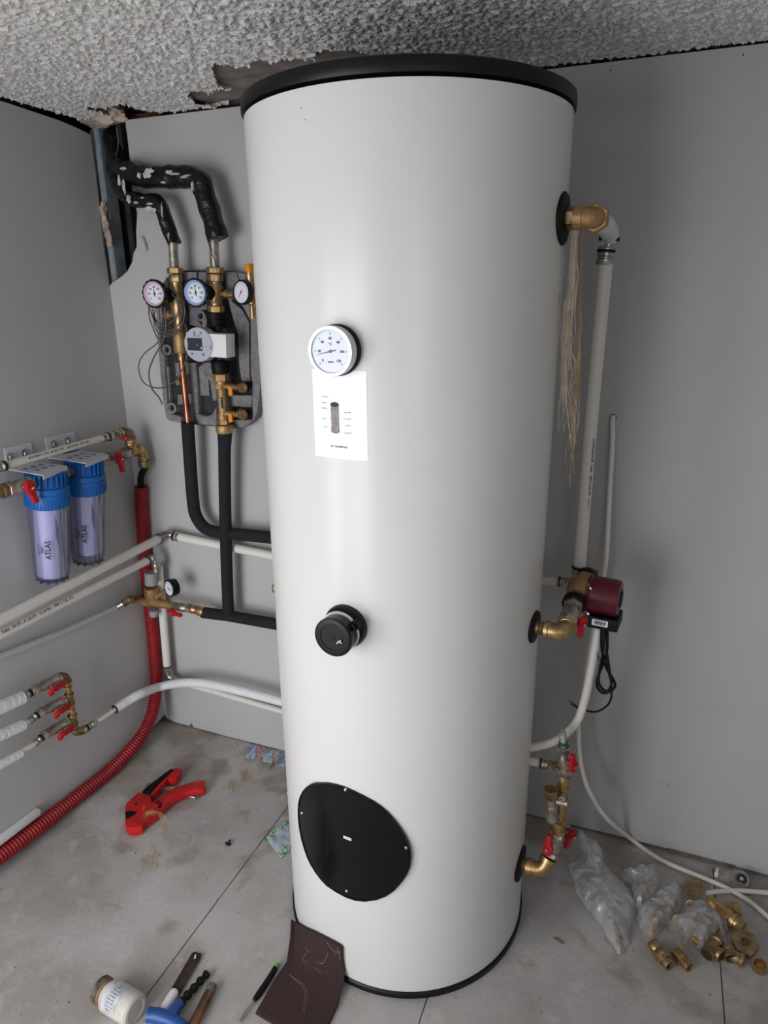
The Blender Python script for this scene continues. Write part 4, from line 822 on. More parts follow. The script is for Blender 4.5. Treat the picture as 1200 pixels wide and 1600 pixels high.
mb = MB(); e4 = m4 + V((0, .034, .0)); e4 = Q(960, 1020); elbow(mb, m4 - (m4 - m3).normalized() * .018, m4, e4, .0125); part('elbow', mb, 'brassdull', mf)
rows = [(m1 + d1.normalized() * .026, (370, 590), 'top', (615, 590)), (m2 + d2.normalized() * .022, (440, 838), 'middle', (665, 820)), (m3 + d3.normalized() * .022, (490, 1090), 'bottom', (715, 1090))]
ends = []
for i, (P_, (x, y), w_, (hx, hy)) in enumerate(rows):
    E_ = Q(x, y); ball_valve(P_, E_, .0160, V((.85, -.35, -.50)), (E_ - P_) * -1 + Z * .01, 'nickel ball valve with red lever, %s one of the three on the brass manifold' % w_, size=1.3, stemoff=.36); ends.append(E_)
specs = [((230, 660), (250, 655), (0, 768), 'whiteins', .0195, 'thick white sleeved pipe leaving the top manifold valve'), ((330, 925), (262, 965), (0, 1085), 'whiteins', .0165, 'white sleeved pipe leaving the middle manifold valve'), ((380, 1190), (240, 1290), (0, 1420), 'whiteins', .0130, 'thin white crinkled pipe leaving the bottom manifold valve')]
for E_, ((sx, sy), (ix, iy), (ox, oy), m_, r_, lb) in zip(ends, specs):
    rt = thing('sleeved_pipe', lb, 'pipe', Q(ox, oy) - Z * .02); Se = Q(sx, sy); sleeve(rt, E_, Se - E_, (Se - E_).length, .0115)
    I_, O_ = Q(ix, iy), Q(ox, oy); far = O_ + (O_ - I_) * 1.2; part('inner_pipe', MB().tube([Se, far], .0078, 14), 'whitepipe', rt)
    ps = resample([I_, far], .003); part('insulation_sleeve', MB().tube(ps, lambda s, r_=r_: r_ * (1 + .045 * noise.noise(V((s * 160, r_ * 900, 0)))), 20), m_, rt)
    
hs = thing('sleeved_hose', 'white sleeved hose arching from the manifold across the corner behind the tank', 'hose', Q(1100, 930, .06)); s0 = e4; s1 = L(152, 1127, .06)
sleeve(hs, s0, s1 - s0, .042, .0115)
part('inner_pipe', MB().tube([s1, L(165, 1119, .062), L(183, 1106, .065)], .0078, 14), 'whitepipe', hs)
pth = [L(180, 1108, .065), L(200, 1095, .075), L(222, 1083, .09), B(250, 1073, .085), B(285, 1067, .085), B(320, 1068, .085), B(370, 1078, .085), B(440, 1096, .08), B(520, 1118, .07)]
ps = resample(spline(pth, 8), .004); mb = MB(); mb.tube(ps, lambda s: .0165 * (1 + .05 * noise.noise(V((s * 120, 3, 0)))), 20); part('insulation_sleeve', mb, 'whiteins', hs)
part('sleeve_end', MB().lathe(pth[0] + (pth[0] - pth[1]).normalized() * .001, pth[1] - pth[0], [(-.0008, .009), (-.0008, .0168), (.001, .0170), (.001, .0150)], 24), 'ink', hs)
dk = thing('cable_duct', 'short white cable duct stub on the left wall just above the red conduit', 'cable duct', L(0, 1318, .01)); a, b = L(60, 1267, .012), L(-40, 1343, .012)
part('duct', MB().box((a + b) / 2, (b - a) / 2, Z * .011, X * .011, .004), 'whitepl', dk)

# ------------------------------------------------------------------ right side of the tank
def perp(n_): return V((-n_.y, n_.x, 0))
# top outlet: brass elbow, white bend, riser
PK = .15
rt = thing('brass_elbow', 'brass elbow with hexagon collar on the upper right tank port', 'pipe fitting', pT + nT * .06 - Z * .02)
eO = pT + nT * .056; pp = perp(nT); e_end = eO + pp * .04
mb = MB(); mb.hexn(pT + nT * .006, nT, 0, .016, .021); part('locknut', mb, 'brassdull', rt)
mb = MB(); mb.tube([pT + nT * .020] + elbow_pts(pT + nT * .036, eO + nT * .004, eO + pp * .02, 6) + [e_end], .0195, 22); mb.lathe(pT + nT * .022, nT, [(0, .016), (0, .0215), (.014, .0215), (.016, .0195)], 24); mb.hexn(eO + pp * .012, pp, 0, .024, .0275); part('elbow_body', mb, 'brassmatt', rt)
rp = thing('white_riser_pipe', 'white printed pipe rising from the maroon pump to the upper tank port', 'pipe', B(905, 885, PK))
ptop = B(952, 372, PK); pstart = B(946.5, 407, PK); pend = B(905, 884, PK)
part('white_bend', MB().tube([e_end, e_end + pp * .012] + elbow_pts(e_end + pp * .014, V((ptop.x + .004, -PK - .0, e_end.z)), ptop, 8), .0200, 20), 'whitepl', rp)
part('seal_ring', MB().lathe(ptop, ptop - pstart, [(-.006, .015), (-.006, .0228), (.001, .0232), (.003, .0215), (.003, .010)], 24), 'blackmat', rp); part('sleeve_neck', MB().tube([ptop, pstart], .008, 14), 'steel', rp)
sleeve(rp, B(948.2, 385, PK), pstart - ptop, .040, .0195)
part('pipe', MB().tube([pstart, B(925, 640, PK - .004), B(911, 810, PK - .002), pend], .0165, 20, sm=6), 'whitepipe', rp)
mb = MB(); pipe_text(mb, 'HENCO   EN ISO 21003   26x3   PE-Xc/AL/PE-Xc', B(917, 740, PK - .003), pstart - pend, V((.9, -1, 0)), .0165, .009); part('printed_text', mb, 'ink', rp, smooth=0)
sleeve(rp, pend + Z * .004, pend - pstart, .032, .0180)
# hemp
def fibres(nm, lb, m, strands, rr):
    mb = MB()
    for pts in strands: mb.tube(pts, rr, 3, caps=False, sm=4)
    return tag(part(nm, mb, m, None, None, 0, 'stuff'), lb, 'fibre')
def hank(x0, y0, x1, y1, n_, spread, wav, k, r, seed, drift=0):
    random.seed(seed); out = []
    for i in range(n_):
        u = random.gauss(0, 1); ln = random.uniform(.45, 1.0); pts = []; ph = random.uniform(0, 9)
        for j in range(7):
            t = j / 6 * ln; pts.append(B(x0 + (x1 - x0) * t + drift * sin(t * 6) + u * (1.2 + spread * t) + wav * noise.noise(V((t * 4 + ph, seed, 0))), y0 + (y1 - y0) * t, k + .006 * noise.noise(V((t * 3, ph, 4)))) + V((noise.noise(V((t * 9, ph * 7, 1))), 0, 0)) * .006 * t)
        out.append(pts)
    return out
n0 = .43
fibres('hemp_fibres', 'pale blond hemp strands hanging from the upper brass elbow beside the tank', 'blond', hank(897, 338, 884, 640, 46, 4.5, 9, n0, .0003, 3, 3) + hank(884, 470, 882, 700, 20, 7, 16, n0, .0003, 5) + hank(897, 340, 905, 372, 8, 1, 3, n0 + .01, .0003, 6) + hank(880, 380, 862, 560, 8, 5, 12, n0, .0003, 11), .00034)
fibres('hemp_fibres', 'tan hemp hank hanging straight down in front of the white riser pipe', 'hemp', hank(905, 355, 902, 690, 24, 1.4, 4, .40, .0003, 8) + hank(900, 560, 892, 800, 12, 2.5, 10, .40, .0003, 9), .00036)
# pump group at the middle port
bw_ = thing('brass_elbow', 'brass elbow on the middle right tank port beneath the maroon pump', 'pipe fitting', pM + nM * .05 - Z * .02)
mO = pM + nM * .068; pA_ = H(897, 943, mO.z + .012); dv = (pA_ - mO); dvn = dv.normalized()
mb = MB(); mb.tube([pM + nM * .030] + elbow_pts(pM + nM * .045, mO, mO + dvn * .022, 6) + [mO + dvn * .036], .0185, 22); mb.lathe(pM + nM * .026, nM, [(0, .015), (0, .0205), (.008, .0205), (.010, .0185)], 24); mb.lathe(mO + dvn * .028, dvn, [(0, .0185), (.001, .0205), (.010, .0205), (.010, .015)], 24); part('elbow_body', mb, 'brass', bw_)
v0 = mO + dvn * .036; v1 = mO + dvn * (dv.length - .004)
ball_valve(v0, v1, .0215, V((.75, -.6, -.25)), V((-.1, .1, -1)), 'nickel ball valve with red lever between brass elbow and maroon pump', size=1.05, stemoff=.55)
pu = thing('circulation_pump', 'maroon circulation pump with brass housing mounted right of the tank', 'pump', H(905, 960, .87))
pout = H(920, 897, mO.z + .02); da = (pout - pA_); da.z *= .6; da.normalize(); lnp = .155
mb = MB(); mb.lathe(pA_ - da * .012, da, [(0, .018), (0, .026), (.004, .0285), (.020, .0285), (.024, .024)], 12); part('union_nut', mb, 'blackmat', pu, 'black union nut'); part('union_nut', MB().lathe(pA_ + da * (lnp - .01), da, [(0, .018), (0, .026), (.004, .0275), (.018, .0275), (.022, .02)], 12), 'blackmat', pu, 'black union nut')
pc = pA_ + da * .070; mdir = V((cos(radians(-6)), sin(radians(-6)), 0)); mb = MB()
mb.tube([pA_ + da * .010, pc, pA_ + da * (lnp - .012)], [.021, .030, .0215], 24, sm=6); mb.lathe(pc - mdir * .030, mdir, [(0, 0), (0, .024), (.010, .036), (.030, .042), (.050, .042), (.050, 0)], 40); mb.lathe(pA_ + da * (lnp + .01), da, [(0, 0), (0, .022), (.016, .022), (.018, .02), (.018, 0)], 24)
part('pump_housing', mb, 'brassmatt', pu, 'brass pump housing')
ms = pc + mdir * .020
mb = MB(); mb.lathe(ms, mdir, [(0, 0), (0, .049), (.006, .050), (.010, .047), (.066, .0455), (.074, .043), (.0765, .036), (.0765, 0)], 48)
for sy in (-1, 1):
    for sz in (-1, 1): q = ms + perp(mdir) * (.036 * sy) + Z * (.036 * sz); mb.box(q + mdir * .006, mdir * .006, perp(mdir) * .010, Z * .010, .003)
mo = part('motor', mb, 'maroon', pu, 'maroon enamelled motor')
for sy in (-1,):
    for sz in (-1, 1): q = ms + perp(mdir) * (.040 * sy) + Z * (.033 * sz) + mdir * .012 ; part('screw', MB().lathe(q, perp(mdir) * sy, [(0, 0), (0, .0035), (.008, .0035), (.009, 0)], 12), 'chrome', mo)
mb = MB(); mb.lathe(ms + mdir * .0765, mdir, [(-.002, 0), (-.002, .022), (.002, .022), (.0035, .018), (.0035, 0)], 28); part('vent_cap', mb, 'blackmat', mo)
tb = ms + mdir * .046 - Z * .0555 + perp(mdir) * -.006; mb = MB(); mb.box(tb, mdir * .036, perp(mdir) * .036, Z * .0155, .003); bx = part('terminal_box', mb, 'blackmat', pu, 'black terminal box')
lbq = tb - perp(mdir) * .0364 - mdir * .006 + Z * .002; mb = MB(); mb.box(lbq, mdir * .0185, perp(mdir) * .0003, Z * .0080); lb_ = part('label', mb, 'paper', bx, 'white barcode label', 0)
mb = MB(); x_ = -.0135
random.seed(4)
while x_ < .0135: w_ = random.choice((.0003, .0005, .0008)); mb.box(lbq + mdir * (x_ + w_) - perp(mdir) * .0005, mdir * w_, perp(mdir) * .0002, Z * .005); x_ += w_ * 2 + random.choice((.0004, .0007))
part('barcode', mb, 'ink', lb_, smooth=0)
# cable of the pump
cy = -(tb.y) + .012
def Cb(x, y, dk_=0.): return B(x, y, cy + dk_)
cab = [Cb(940, 980), Cb(940, 1010), Cb(946, 1040), Cb(957, 1060), Cb(961, 1071), Cb(955, 1079), Cb(943, 1083), Cb(934, 1075), Cb(933, 1062), Cb(940, 1042), Cb(948, 1018), Cb(949, 980, .004)]
cab2 = [Cb(945, 982, .01), Cb(943, 1015, .008), Cb(937, 1045, .01), Cb(936, 1068, .01), Cb(947, 1080, .01), Cb(955, 1070, .008), Cb(952, 1045, .008), Cb(948, 1020, .006), Cb(950, 1042, .004), Cb(955, 1070, .002), Cb(955, 1090), Cb(948, 1103), Cb(932, 1112), Cb(915, 1110), Cb(900, 1104), Cb(891, 1098)]
cb = part('power_cable', MB().tube(cab, .0036, 10, sm=6).tube(cab2[:-1], lambda s: .0034 if s < .36 else .0026, 10, sm=6), 'blackmat', pu, 'coiled black power cable')
for dx, dy in ((-.8, -3), (0, 0), (1, 3.2)): part('wire_end', MB().tube([Cb(908, 1107), Cb(902, 1104.5 + dy * .2), Cb(896, 1101 + dy * .6), Cb(890 + dx, 1097 + dy)], .0011, 6, sm=4), 'blackmat', cb)
part('cable_tie', MB().lathe(Cb(946, 1028), Z, [(-.003, .006), (-.003, .0085), (.003, .0085), (.003, .006)], 14).tube([Cb(940, 1030), Cb(935, 1026), Cb(933, 1021), Cb(936, 1032)], .0009, 5, sm=3), 'blackmat', cb)
# horizontal white pipe behind tank with press fitting
h0, h1 = B(800, 906, PK - .02), B(873, 908.5, PK - .02)
wh = thing('white_pipe', 'short white pipe coming from behind the tank beside the maroon pump', 'pipe', h0); part('pipe', MB().tube([h0, h1], .0118, 18), 'whitepipe', wh); sleeve(wh, h1 - X * .004, X, .024, .0135)
mb = MB(); e_ = B(900, 905, PK - .01); mb.hexn(h1 + X * .020, X, 0, .014, .0150); mb.tube([h1 + X * .03, e_, pend - Z * .03], .011, 16); mb.tube([pend - Z * .03, pend - Z * .055, pA_ + da * (lnp + .02)], .012, 16); tag(part('nickel_tee', mb, 'steel'), 'nickel tee behind the brass pump housing under the white riser', 'pipe fitting')
# looping white hose
lp_ = [B(936, 975, .26), B(930, 1010, .27), B(921, 1060, .28), B(913, 1095, .29), B(903, 1124, .30), B(885, 1146, .32), B(862, 1160, .34), B(830, 1168, .36), B(795, 1170, .37)]
tag(part('white_hose', MB().tube(lp_, .0105, 18, sm=8), 'whitepipe'), 'white hose dropping from the maroon pump and curving left behind the tank', 'hose')
th_ = [B(958, 650, .002), B(957, 662, .012), B(957, 690, .02), B(953, 760, .03), B(948, 860, .05), B(943, 900, .06), B(934, 950, .07), B(922, 1010, .08), B(913, 1070, .09), B(906, 1110, .10), B(904, 1150, .11), B(908, 1195, .12), B(920, 1235, .13), B(945, 1275, .13)]
th_ += [H(985, 1310, .02), H(1030, 1342, .010), H(1080, 1364, .008), H(1130, 1385, .008), H(1170, 1408, .008), H(1215, 1445, .008)]
tag(part('thin_white_hose', MB().tube(th_, .0068, 14, sm=8), 'whitepipe'), 'thin long white hose running from the back wall down across the floor', 'hose')
part_ = MB().lathe(B(958, 652, .001), -Y, [(0, 0), (0, .0085), (.001, .0085), (.001, 0)], 12); tag(part('wall_hole', part_, 'ink'), 'small dark hole in the back wall where the thin white hose comes out', 'hole')
tag(part('white_hose_end', MB().tube([H(1104, 1396, .008), H(1125, 1393, .008), H(1160, 1392, .008), H(1215, 1396, .008)], .0068, 14, sm=4), 'whitepipe'), 'second white hose end lying on the floor behind the brass strainer', 'hose')
# safety group at the bottom port
KB = -(pB + nB * .06).y
bo = pB + nB * .048; b1 = B(868, 1338, .40)
rt = thing('brass_elbow', 'brass elbow on the lowest right tank port near the floor', 'pipe fitting', bo - Z * .03)
eb = pB + nB * .058; up_ = (B(872, 1310, .40) - eb).normalized()
mb = MB(); mb.tube([pB + nB * .028] + elbow_pts(pB + nB * .038, eb, eb + up_ * .022, 6) + [eb + up_ * .034], .0190, 22); mb.lathe(pB + nB * .016, nB, [(0, .015), (0, .022), (.014, .022), (.015, .019)], 12); mb.lathe(eb + up_ * .026, up_, [(0, .019), (.001, .0215), (.012, .0215), (.012, .015)], 24); part('elbow_body', mb, 'brass', rt)
s0 = eb + up_ * .038; KS = .37
def R(x, y, k=KS): return B(x, y, k)
v1_ = R(871, 1303, .385)
ball_valve(s0, v1_, .0180, V((-.35, -.95, .15)), V((.02, .1, 1)), 'nickel ball valve with red lever just above the lowest brass elbow', size=1.15, stemoff=.62)
sg_ = thing('safety_group', 'brass safety valve group standing above the lowest tank port', 'safety valve', R(870, 1300))
c0, c1, c2, c3 = v1_, R(874, 1275, .375), R(879, 1240), R(882, 1212)
mb = MB(); mb.tube([c0, c1, c2, c3], [.0150, .0165, .0135, .0145], 20, sm=5); u = (c3 - c0).normalized(); mb.hexn(c0, u, .0, .014, .0195); mb.lathe(c0, u, [(.03, .012), (.03, .0195), (.04, .0195), (.042, .016)], 24); mb.hexn(c2 + u * .008, u, 0, .012, .0185); mb.lathe(c3, u, [(-.01, .013), (-.01, .0180), (.004, .0180), (.004, .013)], 24); part('body', mb, 'brass', sg_)
d0, d1_ = R(862, 1278, .40), R(861, 1240, .40); uu = (d1_ - d0).normalized(); ld = (d1_ - d0).length
mb = MB(); mb.lathe(d0, uu, [(-.01, 0), (-.01, .012), (0, .0155), (.010, .0165), (ld * .5, .0160), (ld * .55, .0125), (ld * .9, .0120), (ld * .9, 0)], 24); mb.tube([d0 + uu * .005, c1], .013, 14); part('relief_body', mb, 'nickel', sg_); mb = MB(); mb.hexn(d0, uu, ld * .85, ld + .014, .0195); part('relief_cap', mb, 'brassdull', sg_)
mb = MB(); a, b = R(869, 1252, .40), R(887, 1256, .40); mb.rod(a, b, .0085); mb.lathe(R(879, 1244, .395), -Y, [(0, 0), (0, .0085), (.012, .0085), (.012, .004), (.009, .004), (.009, 0)], 18); part('drain_spout', mb, 'nickel', sg_)
ball_valve(c3 + u * .004, R(880.5, 1166), .0165, V((.8, -.62, 0)), V((.1, .2, -1)) * -1, 'upper nickel ball valve with red lever on the safety group near the thin white hose', size=1.1, stemoff=.55)
wq = thing('white_pipe_stub', 'short clear and white pipe stub with green tape above the safety group', 'pipe', R(879, 1165)); part('pipe', MB().tube([R(880.5, 1168), R(879, 1143)], .0095, 16), 'tubeclear', wq); part('core', MB().tube([R(880.5, 1168), R(879.3, 1148)], .006, 12), 'whitepipe', wq); part('green_tape', MB().lathe(R(880, 1163), Z, [(0, .0095), (0, .0112), (.007, .0112), (.007, .0095)], 20), M['green'] if False else mat('dark_green_tape', (20, 96, 60), .4, var=.2), wq)
a, b = R(826, 1191, .36), R(842, 1192, .36); ww = thing('white_pipe', 'low short white pipe behind the tank joining the safety group', 'pipe', a - X * .08); part('pipe', MB().tube([a - X * .08, b], .0108, 16), 'whitepipe', ww); sleeve(ww, b, X, .024, .0125); part('nut', MB().hexn(b + X * .024, X, 0, .014, .0135).rod(b + X * .03, R(876, 1193, .37), .0085), 'brassdull', ww)
ball_valve(R(876, 1315, .30), R(884, 1288, .29), .0125, V((.8, -.6, 0)), V((-.25, 0, -1)), 'rear ball valve with long drooping red lever behind the plastic bag tip', size=1.35, stemoff=.7)

# ------------------------------------------------------------------ things on the floor
def FH(poly, h): return [H(x, y, h) for x, y in poly]
# red pipe cutter
z5 = lambda x, y: (160 + x / 3.75, 1140 + y / 3.75)
ct = thing('pipe_cutter', 'red ratchet pipe cutter lying open on the floor left of the tank', 'pipe cutter', H(*z5(280, 440), 0))
def flat(name, pl, h0, h1, m, parent, lb=None, bev=.003): return part(name, MB().prism([H(*z5(x, y), h1) for x, y in pl], (0, 0, h0 - h1), bev), m, parent, lb)
flat('cutter_body', [(134, 440), (150, 420), (212, 365), (245, 372), (283, 388), (288, 425), (335, 405), (360, 440), (330, 480), (245, 535), (232, 565), (195, 577), (148, 574), (133, 558), (131, 520), (150, 520), (198, 490), (190, 476), (132, 484)], .004, .036, 'redtool', ct)
flat('lower_handle', [(288, 430), (325, 400), (370, 365), (430, 335), (500, 312), (560, 298), (590, 293), (601, 300), (603, 335), (592, 347), (540, 352), (480, 367), (430, 388), (390, 415), (355, 455), (330, 478)], .006, .036, 'redtool', ct, None, .006)
flat('upper_handle', [(272, 380), (330, 318), (392, 255), (425, 224), (452, 221), (463, 232), (458, 256), (432, 284), (405, 290), (385, 285), (340, 330), (290, 385)], .006, .034, 'redtool', ct, None, .004)
flat('upper_grip', [(232, 360), (262, 332), (330, 280), (400, 228), (417, 232), (385, 262), (320, 318), (278, 378), (250, 378)], .004, .038, 'blackmat', ct, 'black grip inlay', .003)
flat('jaw_insert', [(133, 482), (160, 474), (198, 480), (196, 492), (168, 510), (135, 518)], .008, .0375, 'blackmat', ct, None, .001)
flat('blade', [(248, 330), (262, 312), (300, 316), (340, 330), (430, 335), (400, 352), (330, 350)], .008, .016, 'steel', ct, None, .001)
mb = MB(); mb.lathe(H(*z5(196, 436), .0355), Z, [(0, 0), (0, .0045), (.0015, .004), (.0015, 0)], 14); mb.lathe(H(*z5(340, 445), .0355), Z, [(0, 0), (0, .005), (.0015, .0045), (.0015, 0)], 14); part('pivot_bolts', mb, 'blackmat', ct)
part('loop_spring', MB().tube([H(*z5(x, y), h) for x, y, h in ((455, 372, .02), (490, 378, .02), (530, 372, .02), (555, 368, .018), (558, 392, .012), (540, 410, .008), (500, 402, .008), (470, 385, .010))], .0022, 8, sm=5).tube([H(*z5(x, y), .01) for x, y in ((470, 380), (510, 392), (545, 396))], .004, 8, sm=4), 'steel', ct)
mb = MB(); q = H(*z5(243, 462), .0368); du = (H(*z5(236, 485), .0368) - H(*z5(250, 435), .0368)).normalized(); dv2 = Z.cross(du)
addtext(mb, 'rems', .012, lambda u_, v_: q - du * u_ - dv2 * v_ * -1); part('printed_text', mb, 'orange', ct, smooth=0)
# hemp wisps on the floor
random.seed(12); stx = []
for i in range(16):
    s_ = random.uniform(.7, 1.2); ph = random.uniform(-.2, .2); stx.append([H(*z5(258 + (x - 258) * s_ + random.gauss(0, 3), 480 + (y - 480) * s_ + random.gauss(0, 4)), h) for x, y, h in ((255, 490, .038), (290, 478, .042), (335, 492, .03), (372, 545, .01), (385, 600, .004), (370, 680, .003))])
for i in range(14): stx.append([H(*z5(240 + random.gauss(0, 12), 520 + random.gauss(0, 12)), .037), H(*z5(270 + random.gauss(0, 14), 485 + random.gauss(0, 8)), .044), H(*z5(300 + random.gauss(0, 16), 500 + random.gauss(0, 10)), .037)])
fibres('hemp_fibres', 'curled blond hemp wisp draped over the red pipe cutter and floor', 'hemp', stx, .0002)
random.seed(5); stx = [[H(*z5(cx_ + random.gauss(0, 25), cy_ + random.gauss(0, 25)), .0015) for _ in range(4)] for cx_, cy_, n_ in ((300, 740, 10), (260, 800, 8), (840, 270, 16), (760, 330, 10)) for _ in range(n_)]
fibres('hemp_fibres', 'thin scattered hemp hairs lying on the floor between pipe cutter and tank', 'hemp', stx, .00026)
# sachets strip
ss = thing('sachet_strip', 'strip of small blue and white sachets lying against the back wall left of the tank', 'sachets', H(415, 1178, 0))
zsr = lambda x, y: (380 + x / 6.67, 1120 + y / 6.67)
for i, (x0_, x1_) in enumerate(((30, 170), (205, 345), (345, 480))):
    for j in range(2):
        a_, b_ = (40, 62), (x0_, x1_)
        sk = 45 * (1 - j); yy0, yy1 = (285 + i * 45 + 0, 350 + i * 40) if j == 0 else (360 + i * 38, 425 + i * 38)
        pl = [(x0_ + (20 if j == 0 else 0), yy0), (x1_ - 35 + (10 if j == 0 else 0), yy0 + 15), (x1_ - 45, yy1 + 12), (x0_ + 5, yy1)]
        part('sachet', MB().prism([H(*zsr(*p), .006 if j == 0 else .004) for p in pl], (0, 0, -.003), .001), 'sachet', ss, None)
part('backing_film', MB().prism([H(*zsr(*p), .0028) for p in ((60, 275), (420, 330), (480, 345), (480, 515), (300, 470), (20, 420))], (0, 0, -.0012)), 'sachetred', ss)
mb = MB(); a, b = H(421, 1199, .005), H(426, 1193, .005); mb.rod(a, b, .005, 12); mb.rod(a + V((.004, -.004, 0)), a + V((.002, -.006, 0)), .003, 10); tag(part('small_screw', mb, 'nickel'), 'small grey metal anchor on the floor below the sachet strip', 'screw')
# packet with green border
gp = thing('foil_packet', 'silvery packet with green leafy border half under the left side of the tank', 'packet', H(432, 1315, 0))
zg = zsr
def crinkle(pl, h, m, nm, parent, amp=.004, nu=16, nv=16, seed=0):
    a_, b_, c_, d_ = [V(p) for p in [H(*zg(*p), h) for p in pl]]
    mb = MB(); top = lambda u, v: a_.lerp(b_, u).lerp(d_.lerp(c_, u), v) + Z * (amp * (.6 + noise.noise(V((u * 4 + seed, v * 4, 0)))) * min(1, 6 * min(u, 1 - u, v, 1 - v) + .15))
    mb.surf(top, nu, nv); mb.surf(lambda u, v: a_.lerp(b_, u).lerp(d_.lerp(c_, u), v) - Z * (h - .0006), 2, 2); return part(nm, mb, m, parent, None, 60)
crinkle([(225, 1265), (445, 1085), (600, 1260), (390, 1460)], .002, 'packet', 'foil', gp, .006)
crinkle([(218, 1270), (445, 1082), (470, 1110), (245, 1300)], .0035, 'greenprint', 'green_border', gp, .004, seed=4); crinkle([(355, 1425), (585, 1235), (615, 1265), (395, 1470)], .0035, 'greenprint', 'green_border', gp, .004, seed=6)
# black chip
tag(part('black_chip', MB().blob(H(*z5(735, 668), .006), .010, .006, .005, .5, 3, 2).blob(H(*z5(745, 650), .006), .004, .004, .003, .6, 5, 1), 'blackmat'), 'small black plastic chip on the floor between pipe cutter and tank', 'debris')
# jar
jr = thing('jar', 'white dirty plastic jar with dark screw lid lying on its side at bottom left', 'jar', H(190, 1580, 0))
rj = .036; ja, jb = H(163, 1549, rj), H(213, 1580, rj); ja.z = jb.z = rj; dj = (jb - ja).normalized(); lj = (jb - ja).length
mb = MB(); mb.lathe(ja, dj, [(.004, 0), (.004, .026), (.012, .028), (.018, .034), (.022, rj), (lj - .006, rj), (lj - .001, rj - .004), (lj, rj - .010), (lj - .003, rj - .014), (lj - .003, 0)], 40); part('jar_body', mb, 'jar', jr)
part('lid', MB().lathe(ja, dj, [(-.016, 0), (-.016, .029), (-.014, .031), (.000, .031), (.002, .029), (.002, 0)], 40), 'jarlid', jr, 'dark dirty lid'); part('lid_ring', MB().lathe(ja, dj, [(.0025, .027), (.0025, .030), (.008, .030), (.010, .028), (.010, .026)], 40), 'wood', jr)
cu = (CAM - ja); cu = (cu - dj * cu.dot(dj)).normalized(); cs = dj.cross(cu)
def onj(u_, v_, o=.0006): al = v_ / rj; return ja + dj * (lj * .52 + u_) + (cu * cos(al) + cs * sin(al)) * (rj + o)
lbj = part('label', MB().surf(lambda u_, v_: onj(-.026 + .042 * u_, -.05 + .085 * v_), 4, 24), 'jarlabel', jr, 'pale printed label')
mb = MB()
for i in range(9): addtext(mb, ['sigillante', 'per raccordi', 'acqua e gas', 'pasta verde', 'uso esterno', 'non ingerire', 'vedi scheda', 'tecnica', '400 g'][i], .0042, lambda u_, v_: onj(u_ - .004, .028 - i * .0068 + v_, .001))
part('printed_text', mb, 'inkgrey', lbj, smooth=0)
# saw blade tool, auger and copper pipe
zt = lambda x, y: (200 + x / 3.333, 1470 + y / 3.333)
def Ft(x, y, h): return H(*zt(x, y), h)
hb = thing('hand_saw', 'dark rusty blade with white grip pointing away on the floor at bottom left', 'saw', Ft(230, 280, 0))
part('blade', MB().prism([Ft(x, y, .008) for x, y in ((333, 62), (350, 56), (383, 68), (376, 90), (262, 285), (250, 300), (205, 280), (215, 265))], (0, 0, -.003), .0008), 'rust', hb)
part('blade_slot', MB().prism([Ft(x, y, .0088) for x, y in ((347, 72), (355, 70), (352, 92), (343, 94))], (0, 0, -.0005)), 'whitepl', hb)
part('grip', MB().tube([Ft(240, 272, .014), Ft(170, 385, .014)], .0125, 20).tube([Ft(238, 275, .014), Ft(245, 262, .014)], .010, 16), 'whitepl', hb, 'white plastic grip'); part('frame_edge', MB().tube([Ft(225, 262, .008), Ft(180, 350, .008)], .005, 10), 'blackmat', hb)
au = thing('t_handle_driver', 'blue T-handle tool with dark ribbed shaft on the floor at bottom left', 'tool', Ft(200, 400, 0))
part('handle', MB().tube([Ft(105, 385, .022), Ft(150, 390, .022), Ft(200, 405, .022), Ft(250, 430, .022), Ft(290, 460, .022)], [.0165, .017, .0155, .016, .016], 20, sm=4).tube([Ft(215, 410, .022), Ft(255, 345, .020), Ft(275, 325, .018)], [.015, .013, .012], 18, sm=4), 'bluetool', au, 'blue plastic T handle')
ps = resample([Ft(268, 330, .018), Ft(412, 170, .010)], .002); part('shaft', MB().tube(ps, lambda s: .0095 * (1 - s * 1.6) + .0022 * sin(s * 2 * pi / .022), 16), 'blackmat', au, 'dark ribbed shaft')
cpn = thing('copper_pipe_offcut', 'old copper pipe offcut with greenish end at the bottom edge', 'pipe', Ft(380, 350, 0)); part('pipe', MB().tube([Ft(425, 265, .012), Ft(330, 460, .012)], .0120, 20), 'copperold', cpn); part('tarnished_end', MB().lathe(Ft(425, 265, .012), Ft(438, 235, .012) - Ft(425, 265, .012), [(-.002, .0123), (.004, .0128), (.014, .0126), (.018, .011), (.019, .006), (.019, 0)], 20), 'patina', cpn)
# scribe / bradawl with green tip
sc_ = thing('scriber', 'black handled scriber with green end and thin metal prongs beside the brown fleece', 'tool', Ft(690, 260, 0))
part('handle', MB().tube([Ft(768, 138, .008), Ft(752, 170, .008), Ft(720, 220, .008), Ft(680, 280, .008), Ft(658, 308, .008)], [.0065, .0072, .0075, .0080, .0058], 14), 'blackmat', sc_); part('end_cap', MB().tube([Ft(767, 140, .008), Ft(779, 120, .008)], [.0068, .0058], 14), 'green', sc_, 'bright green end')
part('prongs', MB().tube([Ft(655, 312, .008), Ft(615, 360, .005), Ft(582, 418, .003)], .0012, 8).tube([Ft(660, 318, .008), Ft(625, 372, .005), Ft(586, 420, .003)], .0012, 8), 'steel', sc_)
